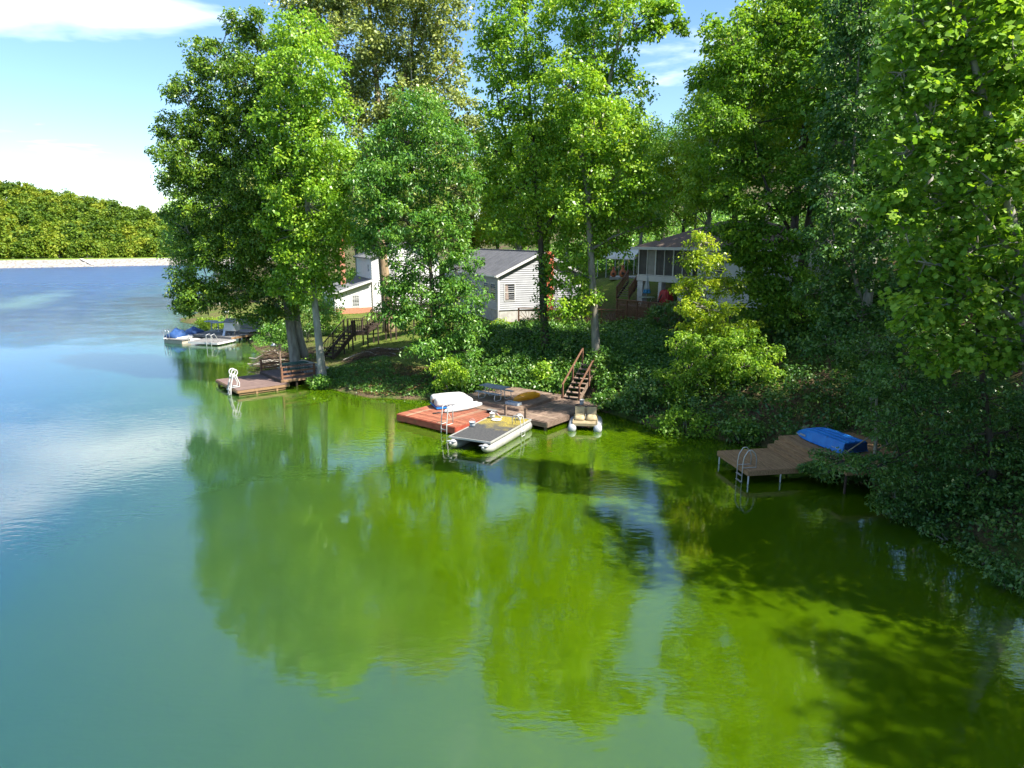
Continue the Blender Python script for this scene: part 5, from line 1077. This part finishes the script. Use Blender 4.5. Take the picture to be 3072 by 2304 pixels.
tree('sycamore_tree', 'near sycamore with large sunlit leaves filling the right edge', 22,
     [([(3130, 1560), (3090, 1100), (3060, 800), (2990, 450), (2900, 100), (2850, -150)], .26), ([(3060, 800), (2930, 620), (2780, 480)], .09), ([(2960, 330), (2880, 60), (2800, -40)], .12), ([(3080, 1000), (2900, 830), (2740, 780)], .08)],
     [(2900, -130, 140, 100), (3060, -80, 120, 100), (2770, -110, 100, 90), (2960, -330, 150, 110), (2830, -300, 110, 95), (3080, -300, 110, 110), (2930, -530, 130, 110), (2960, 60, 140, 90), (2830, 130, 110, 80), (3040, 190, 120, 90), (2740, 60, 90, 80), (2930, 280, 130, 80), (2790, 300, 100, 75), (3040, 400, 110, 85), (2700, 220, 80, 80), (2860, 440, 120, 75), (2720, 450, 95, 70), (2970, 540, 120, 80), (3070, 650, 90, 90), (2820, 610, 110, 75), (2690, 640, 80, 70), (2930, 740, 120, 80), (2770, 790, 100, 70), (3040, 860, 110, 85), (2870, 900, 115, 75), (2710, 930, 90, 65), (2970, 1020, 120, 80), (2830, 1060, 105, 65)],
     'leaf_maple', bark='bark_pale', L=.19, W=.19, dens=1.0, rc=.42, per=24, droop=.35, up=.7, flat=.8, tint=.08, lobed=True)
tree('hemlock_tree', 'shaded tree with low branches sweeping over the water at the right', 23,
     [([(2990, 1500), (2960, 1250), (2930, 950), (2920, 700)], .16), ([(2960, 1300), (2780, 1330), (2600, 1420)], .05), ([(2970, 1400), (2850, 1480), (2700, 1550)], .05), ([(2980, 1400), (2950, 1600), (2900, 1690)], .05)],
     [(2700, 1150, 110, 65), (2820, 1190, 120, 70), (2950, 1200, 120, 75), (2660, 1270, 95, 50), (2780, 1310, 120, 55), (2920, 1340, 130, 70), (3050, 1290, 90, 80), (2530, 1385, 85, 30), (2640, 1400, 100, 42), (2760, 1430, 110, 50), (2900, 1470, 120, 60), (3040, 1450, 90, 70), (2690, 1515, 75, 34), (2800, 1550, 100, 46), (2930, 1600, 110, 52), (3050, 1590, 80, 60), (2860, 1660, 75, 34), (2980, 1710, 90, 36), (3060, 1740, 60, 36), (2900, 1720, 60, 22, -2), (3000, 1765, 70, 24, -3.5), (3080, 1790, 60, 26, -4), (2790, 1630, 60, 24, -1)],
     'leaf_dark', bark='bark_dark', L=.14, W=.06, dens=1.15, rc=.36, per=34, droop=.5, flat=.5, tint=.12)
tree('understory_tree', 'small shaded tree over the planks of the right dock', 27,
     [([(2640, 1300), (2630, 1180), (2620, 1050)], .09), ([(2640, 1290), (2520, 1370), (2470, 1410)], .035)],
     [(2610, 1050, 95, 50), (2700, 1060, 95, 55), (2620, 1150, 85, 45), (2480, 1415, 55, 26), (2560, 1440, 60, 26), (2430, 1400, 30, 14), (2650, 1230, 70, 36), (2700, 1320, 80, 36)],
     'leaf_dark', bark='bark_grey', L=.16, W=.08, dens=1.1, rc=.4, per=34, flat=.55, tint=.15)
# ------------------------------------------------------------------ trees behind the houses (alike trees share their meshes)
bgm = []
for k in range(4):
    lf = ['leaf_hick', 'leaf_poplar', 'leaf_cotton', 'leaf_bright'][k]; bt_ = [.22, .15, .1, .05][k]
    n = 210; o = unit(n); lump = 1 + .2 * np.sin(o[:, 0] * 4 + k) * np.sin(o[:, 2] * 5 + 2 * k) + .12 * np.sin(o[:, 1] * 7)
    r = (.4 + .6 * rng.random(n) ** .6) * lump
    C = np.c_[o[:, 0] * 4.6 * r, o[:, 1] * 4.6 * r, 13.5 + o[:, 2] * 8.2 * r]
    P, ax, nr, Ls, Ws, ti = leaves_at(C, np.full(n, 1.25) * rng.uniform(.7, 1.2, n), 60, .38, .24, .35, .7, .5); cm = leaf_mesh('crown', P, ax, nr, Ls, Ws, np.clip(ti + bt_, 0, 1), lf); LEAVES[0] += len(P)
    b = MB(); b.tube(catmull([Vector(p) for p in ((0, 0, -.6), (.15, .1, 6), (-.1, .2, 13), (.2, 0, 20))], 4), [.34 - .018 * i for i in range(13)], 8)
    for j in range(16):
        e = Vector(C[random.randrange(n)]); b.tube(branch_pts(Vector((0, .1, max(5, e.z - 3.5 - random.random() * 2))), e, .05, 4), [.1, .08, .06, .04, .02], 5)
    bgm.append((cm, b.mesh('trunk', True), ['bark_grey', 'bark_pale', 'bark_brown', 'bark_dark'][k]))
kindn = ['deep green', 'bright green', 'olive green', 'yellow green']
BG = []                                              # (px of trunk, depth, scale, kind)
spots = [(560, 112, .8, 0), (640, 100, .95, 1), (720, 118, 1., 0), (790, 105, 1.05, 2), (860, 122, 1., 1), (930, 104, .95, 0), (1000, 118, 1.1, 2), (1070, 106, .95, 1), (1150, 120, 1.1, 0), (1215, 100, .9, 3), (1290, 92, .95, 2), (1350, 108, 1.0, 1), (1420, 94, .78, 3), (1490, 106, .95, 0),
         (1560, 90, .95, 1), (1640, 104, 1.1, 3), (1700, 84, .95, 1), (1770, 98, 1.1, 0), (1850, 92, .95, 3), (1920, 86, .80, 1), (1990, 98, .80, 0), (2050, 84, .72, 3), (2120, 74, .8, 1), (2200, 80, 1.15, 3), (2290, 72, 1.2, 1), (2380, 64, 1.15, 3), (2470, 72, 1.3, 1), (2560, 60, 1.15, 0), (2650, 52, 1.1, 3), (2760, 58, 1.2, 1), (2860, 48, 1.15, 0), (2960, 44, 1.1, 3), (3060, 50, 1.2, 1), (3180, 40, 1.1, 0), (2620, 40, .85, 0)]
nm = ['above the white house', 'above the grey house roof', 'in the gap left of the right woods', 'in the right woods']
seen = {}
for (px, dep, s, k) in spots:
    p = D(px, 720, dep); p.z = gz(p.x, p.y)
    zone = nm[0] if px < 1330 else nm[1] if px < 1830 else nm[2] if px < 2150 else nm[3]
    key = (k, zone); seen[key] = seen.get(key, 0) + 1
    lab = f'tall {kindn[k]} tree {zone}' + ('' if seen[key] == 1 else ', ' + ['second', 'third', 'fourth', 'fifth', 'sixth'][seen[key] - 2] + ' of that colour')
    t = thing('background_tree', lab, 'tree', p, random.uniform(0, 6.28), 'tall trees behind the houses'); t.scale = (s * random.uniform(.9, 1.1), s * random.uniform(.9, 1.1), s)
    put('trunk', bgm[k][1], bgm[k][2], t); put('crown', bgm[k][0], None, t)
# the wood goes on along the right bank beyond the picture; its shade lies on the bank, dock and near water
for i, (x, y, s, k) in enumerate(((23, 21.5, .72, 0), (20.5, 15, .85, 1), (28, 21, .95, 0), (26, 27.5, .68, 1), (25.5, 11.5, .6, 2), (31, 14, 1.0, 0), (30, 34, 1., 1), (22.5, 5.5, .5, 1), (28, 4, .9, 0))):
    t = thing('bank_tree', 'right bank tree beyond the picture edge, ' + ['nearest the sycamore', 'just this side of the sycamore', 'behind the sycamore', 'above the right dock', 'on the low bank', 'on the slope', 'high above the right dock', 'nearest the camera', 'uphill nearest the camera'][i], 'tree', (x, y, gz(x, y)), i * 1.3, 'trees along the right bank'); t.scale = (s * .95, s * .95, s)
    put('trunk', bgm[k][1], bgm[k][2], t); put('crown', bgm[k][0], None, t)
# ------------------------------------------------------------------ bank undergrowth, shrubs, grass
def scatter(n, box, test, rmin=.2, rmax=.5, lift=.15):
    P = np.c_[rng.uniform(box[0], box[1], n), rng.uniform(box[2], box[3], n)]; P = P[test(P)]
    z = hgt(P) + lift * rng.random(len(P)); return np.c_[P, z], rng.uniform(rmin, rmax, len(P))
def stuff(name, label, cat, C, rc, per, L, W, m, droop=.3, flat=.7, up=.5, tint=0.):
    P, ax, nr, Ls, Ws, ti = leaves_at(C, rc, per, L, W, droop, flat, up); ok = P[:, 2] > .03; LEAVES[0] += int(ok.sum())
    o = put(name, leaf_mesh(name, P[ok], ax[ok], nr[ok], Ls[ok], Ws[ok], np.clip(ti[ok] + tint, 0, 1), m), None); o['kind'] = 'stuff'; tag(o, label, cat); return o
def clear(P):                                        # not on the docks, decks and steps
    k = np.ones(len(P), bool)
    for (o, a, x0, x1, y0, y1) in ((M0, MA, -.5, 8, -.5, 8.7), (M0, MA, 5.1, 6.8, 8, 12.6), (L0, LA, -.3, 4.9, -.3, 6.2), (K0, KA, -.5, 4.8, -.2, 7.0), (H0, HA, -.6, 8.3, -.6, 16), (B0, BA, -.6, 12, -2.2, 9.5), (W0, HA, -.3, 13, -.3, 10)):
        d = P - np.array([o.x, o.y]); u = d[:, 0] * math.cos(a) + d[:, 1] * math.sin(a); v = -d[:, 0] * math.sin(a) + d[:, 1] * math.cos(a)
        k &= ~((u > x0) & (u < x1) & (v > y0) & (v < y1))
    return k
land = lambda P: (shore_dist(P) > .25) & clear(P)
C, rc = scatter(4200, (-4.5, 11, 40.5, 57), lambda P: land(P) & (P[:, 1] < 56 - .25 * np.abs(P[:, 0] - 3)), .3, .62, .75)
stuff('bank_undergrowth', 'dense dark green undergrowth on the bank behind the brown dock', 'undergrowth', C, rc, 26, .19, .13, 'leaf_bank', tint=.02)
C, rc = scatter(5200, (7, 32, 12, 46), lambda P: land(P), .3, .7, .9)
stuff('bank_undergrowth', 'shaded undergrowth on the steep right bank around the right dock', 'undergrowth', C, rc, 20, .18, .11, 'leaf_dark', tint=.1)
C, rc = scatter(1500, (12, 19, 12, 32), lambda P: (shore_dist(P) > .1) & (shore_dist(P) < 2.2) & clear(P), .25, .5, .5)
stuff('bank_weeds', 'shaded weeds hanging over the waterline at the lower right', 'weeds', C, rc, 18, .15, .08, 'leaf_dark', tint=.12)
C, rc = scatter(3600, (-14.5, -3.2, 42, 50), lambda P: land(P) & (shore_dist(P) < 4.2 + 1.4 * np.sin(P[:, 0] * 1.1)) & (rng.random(len(P)) < .75), .1, .24, .1)
stuff('bank_weeds', 'low mixed weeds and ivy along the edge of the grass bank', 'weeds', C, rc, 15, .12, .08, 'leaf_bank', flat=.5, tint=.05)
C, rc = scatter(2600, (-12, -3, 43, 50), lambda P: land(P) & (shore_dist(P) < 4.5) & (P[:, 0] > -9 - rng.random(len(P)) * 3), .1, .22, .02)
stuff('leaf_litter', 'brown leaf litter on the shaded bank', 'leaf litter', C, rc, 9, .11, .08, 'dry_leaf', flat=.2, up=1.2)
C, rc = scatter(9000, (-34, 0, 44, 92), lambda P: land(P) & (lawn_mask(P) > .25), .14, .26, .0)
stuff('lawn_grass', 'short green grass on the slope and lawn', 'grass', C, rc, 7, .13, .035, 'grass_blade', -.9, .12, .1)
C, rc = scatter(1500, (-40, -16, 48, 82), lambda P: land(P) & (shore_dist(P) < 2.6) & (P[:, 1] > 49.5), .25, .5, .5)
stuff('shore_plants', 'green plants along the shore between the left dock and far dock', 'plants', C, rc, 24, .2, .12, 'leaf_hick', tint=.1)
C, rc = scatter(1800, (-30, 40, 86, 128), lambda P: land(P), .8, 1.5, 1.6)
stuff('wood_edge', 'bushy green wood edge behind the houses', 'undergrowth', C, rc, 22, .42, .3, 'leaf_hick', tint=.1)
C, rc = scatter(2200, (14, 60, 40, 90), lambda P: land(P), .6, 1.2, 1.8)
stuff('hill_undergrowth', 'dark green undergrowth on the wooded hill at the right', 'undergrowth', C, rc, 20, .34, .24, 'leaf_dark', tint=.2)
def shrub(label, px, py, Y, rx, ry, leaf, L=.17, W=.11, per=30, tint=0., z=None, name='shrub'):
    c = D(px, py, Y); dep = (c - CAMP).dot(FWD); a, h = rx * dep / F, ry * dep / F; g = gz(c.x, c.y) if z is None else z
    b0 = Vector((c.x, c.y, g)); n = int(22 + 30 * a * h); o = unit(n); r = (.4 + .6 * rng.random(n) ** .6) * (1 + .22 * np.sin(o[:, 0] * 5 + px) * np.sin(o[:, 2] * 5))
    C = np.c_[o[:, 0] * a * r, o[:, 1] * a * .8 * r, (c.z - g) + o[:, 2] * h * r]; C[:, 2] = np.maximum(C[:, 2], .08)
    P, ax, nr, Ls, Ws, ti = leaves_at(C, np.full(n, min(.38, .4 * min(a, h) + .1)), per, L, W, .4, .7, .5); LEAVES[0] += len(P)
    t = thing(name, label, 'shrub', b0, 0); b = MB()
    for j in range(7):
        e = Vector(C[random.randrange(n)]); b.tube(branch_pts(Vector((random.uniform(-.12, .12), random.uniform(-.12, .12), -.1)), e, .06, 4), [.03, .026, .02, .014, .008], 5)
    b.build('stems', 'bark_grey', t, True); put('foliage', leaf_mesh('foliage', P, ax, nr, Ls, Ws, np.clip(ti + tint, 0, 1), leaf), None, t)
shrub('bright leafy vine-covered bush behind the white pedal boat', 1345, 1125, 42.8, 55, 62, 'leaf_poplar', tint=.1)
shrub('small leafy bush behind the picnic table', 1480, 1140, 43.6, 65, 45, 'leaf_bank', tint=.12)
shrub('dark bush between picnic table and yellow kayak', 1560, 1100, 45, 75, 60, 'leaf_bank')
shrub('sunlit clump of leaves above the yellow kayak', 1625, 1140, 43.2, 28, 60, 'leaf_poplar', tint=.05)
shrub('dark bush left of the bank stairs', 1680, 1080, 46, 60, 60, 'leaf_dark', tint=.1)
shrub('green bush right of the bank stairs', 1815, 1110, 42, 55, 70, 'leaf_bank', tint=.1)
shrub('low green bush at the waterline behind the paddle boat', 1830, 1215, 39.5, 60, 50, 'leaf_bank', tint=.08)
shrub('wide dark bush hanging over the water right of the paddle boat', 1930, 1190, 37.8, 80, 70, 'leaf_dark', tint=.15)
shrub('pale leafed bush overhanging the water beside the right dock', 2055, 1275, 34.5, 95, 48, 'leaf_maple', tint=-.05)
shrub('leafy bush at the back corner of the right dock', 2230, 1290, 32.8, 60, 40, 'leaf_bank', tint=.05)
shrub('dark blue-green bush below the lattice deck', 2020, 945, 50, 95, 45, 'leaf_dark', tint=.12)
shrub('dark bush under the sunburst railing', 1900, 1040, 48, 85, 55, 'leaf_dark', tint=.1)
shrub('dense bush at the foot of the grey house corner', 1450, 1000, 53, 60, 40, 'leaf_hick')
shrub('yellowing low bush in front of the grey house foundation', 1500, 985, 56, 55, 22, 'leaf_bright', tint=-.1)
shrub('dark ivy mound at the base of the ivy covered poplar', 1590, 1020, 50, 70, 60, 'leaf_dark', tint=.1)
shrub('bush with thin stems between white house and staircase', 985, 955, 66, 48, 60, 'leaf_hick', tint=.1)
shrub('green bush beside the big oak trunk', 830, 990, 56, 60, 40, 'leaf_hick', tint=.05)
shrub('light green bush at the point behind the far dock', 630, 975, 77, 40, 24, 'leaf_bright', tint=-.15)
shrub('green bush between oak and white house', 915, 960, 62, 50, 50, 'leaf_dark', tint=.25)
shrub('small bush beside the stone wall at the water', 960, 1145, 45.6, 34, 22, 'leaf_hick', tint=.05)
for i, (px, py, Y, rx) in enumerate(((2960, 1690, 19.8, 80), (3060, 1730, 18.2, 80), (2860, 1610, 21.5, 80), (2780, 1540, 23, 80))):
    shrub('shaded bush hanging over the lower right waterline, ' + ['second', 'first', 'third', 'fourth'][i] + ' from the right edge', px, py, Y, rx, 44, 'leaf_dark', L=.13, W=.07, tint=.12)
shrub('overhanging leafy branch bush at the lower right shore', 2700, 1480, 23.5, 90, 40, 'leaf_dark', L=.13, W=.07, tint=.12)
# ------------------------------------------------------------------ brush piles
def brush_pile(label, px, py, Y, rx, ry, h, n, m='brush', pale=0):
    c = D(px, py, Y); c.z = gz(c.x, c.y); t = thing('brush_pile', label, 'brush pile', c, 0)
    for nm_, mm, k in (('twigs', m, n), ('branches', 'dead_wood', pale)):
        b = MB()
        for i in range(k):
            a = random.uniform(-.5, .5) + (math.pi if random.random() < .5 else 0); r = random.random() ** .7; x, y = rx * r * math.cos(random.uniform(0, 6.28)), ry * r * math.sin(random.uniform(0, 6.28))
            zt = h * max(0, 1 - (x / rx) ** 2 - (y / ry) ** 2) * random.random(); l = random.uniform(.4, 1.5) * (1.6 if nm_ == 'branches' else 1)
            d = Vector((math.cos(a) * l, math.sin(a) * l, random.uniform(-.1, .45) * l)); p = Vector((x, y, zt + gz(c.x + x, c.y + y) - c.z)); b.tube(branch_pts(p - d/2, p + d/2, 0, 3, .25), [.016, .014, .01, .005] if nm_ == 'twigs' else [.04, .035, .025, .01], 4)
        if k: b.build(nm_, mm, t)['kind'] = 'stuff'
brush_pile('low pile of brown cut brush on the grass slope', 1120, 1040, 50.5, 2.2, .9, .6, 420, 'brush', 10)
brush_pile('big tangled pile of dead branches beside the oak at the water', 810, 1065, 53.5, 1.9, 1.3, 1.7, 460, 'brush', 26)
brush_pile('heap of brown brush behind the oak trunk', 885, 1045, 56, 1.0, .8, .9, 160, 'brush', 4)
print('LEAVES', LEAVES[0], 'TRIS', sum(len(m.loops) - 2 * len(m.polygons) for m in bpy.data.meshes))
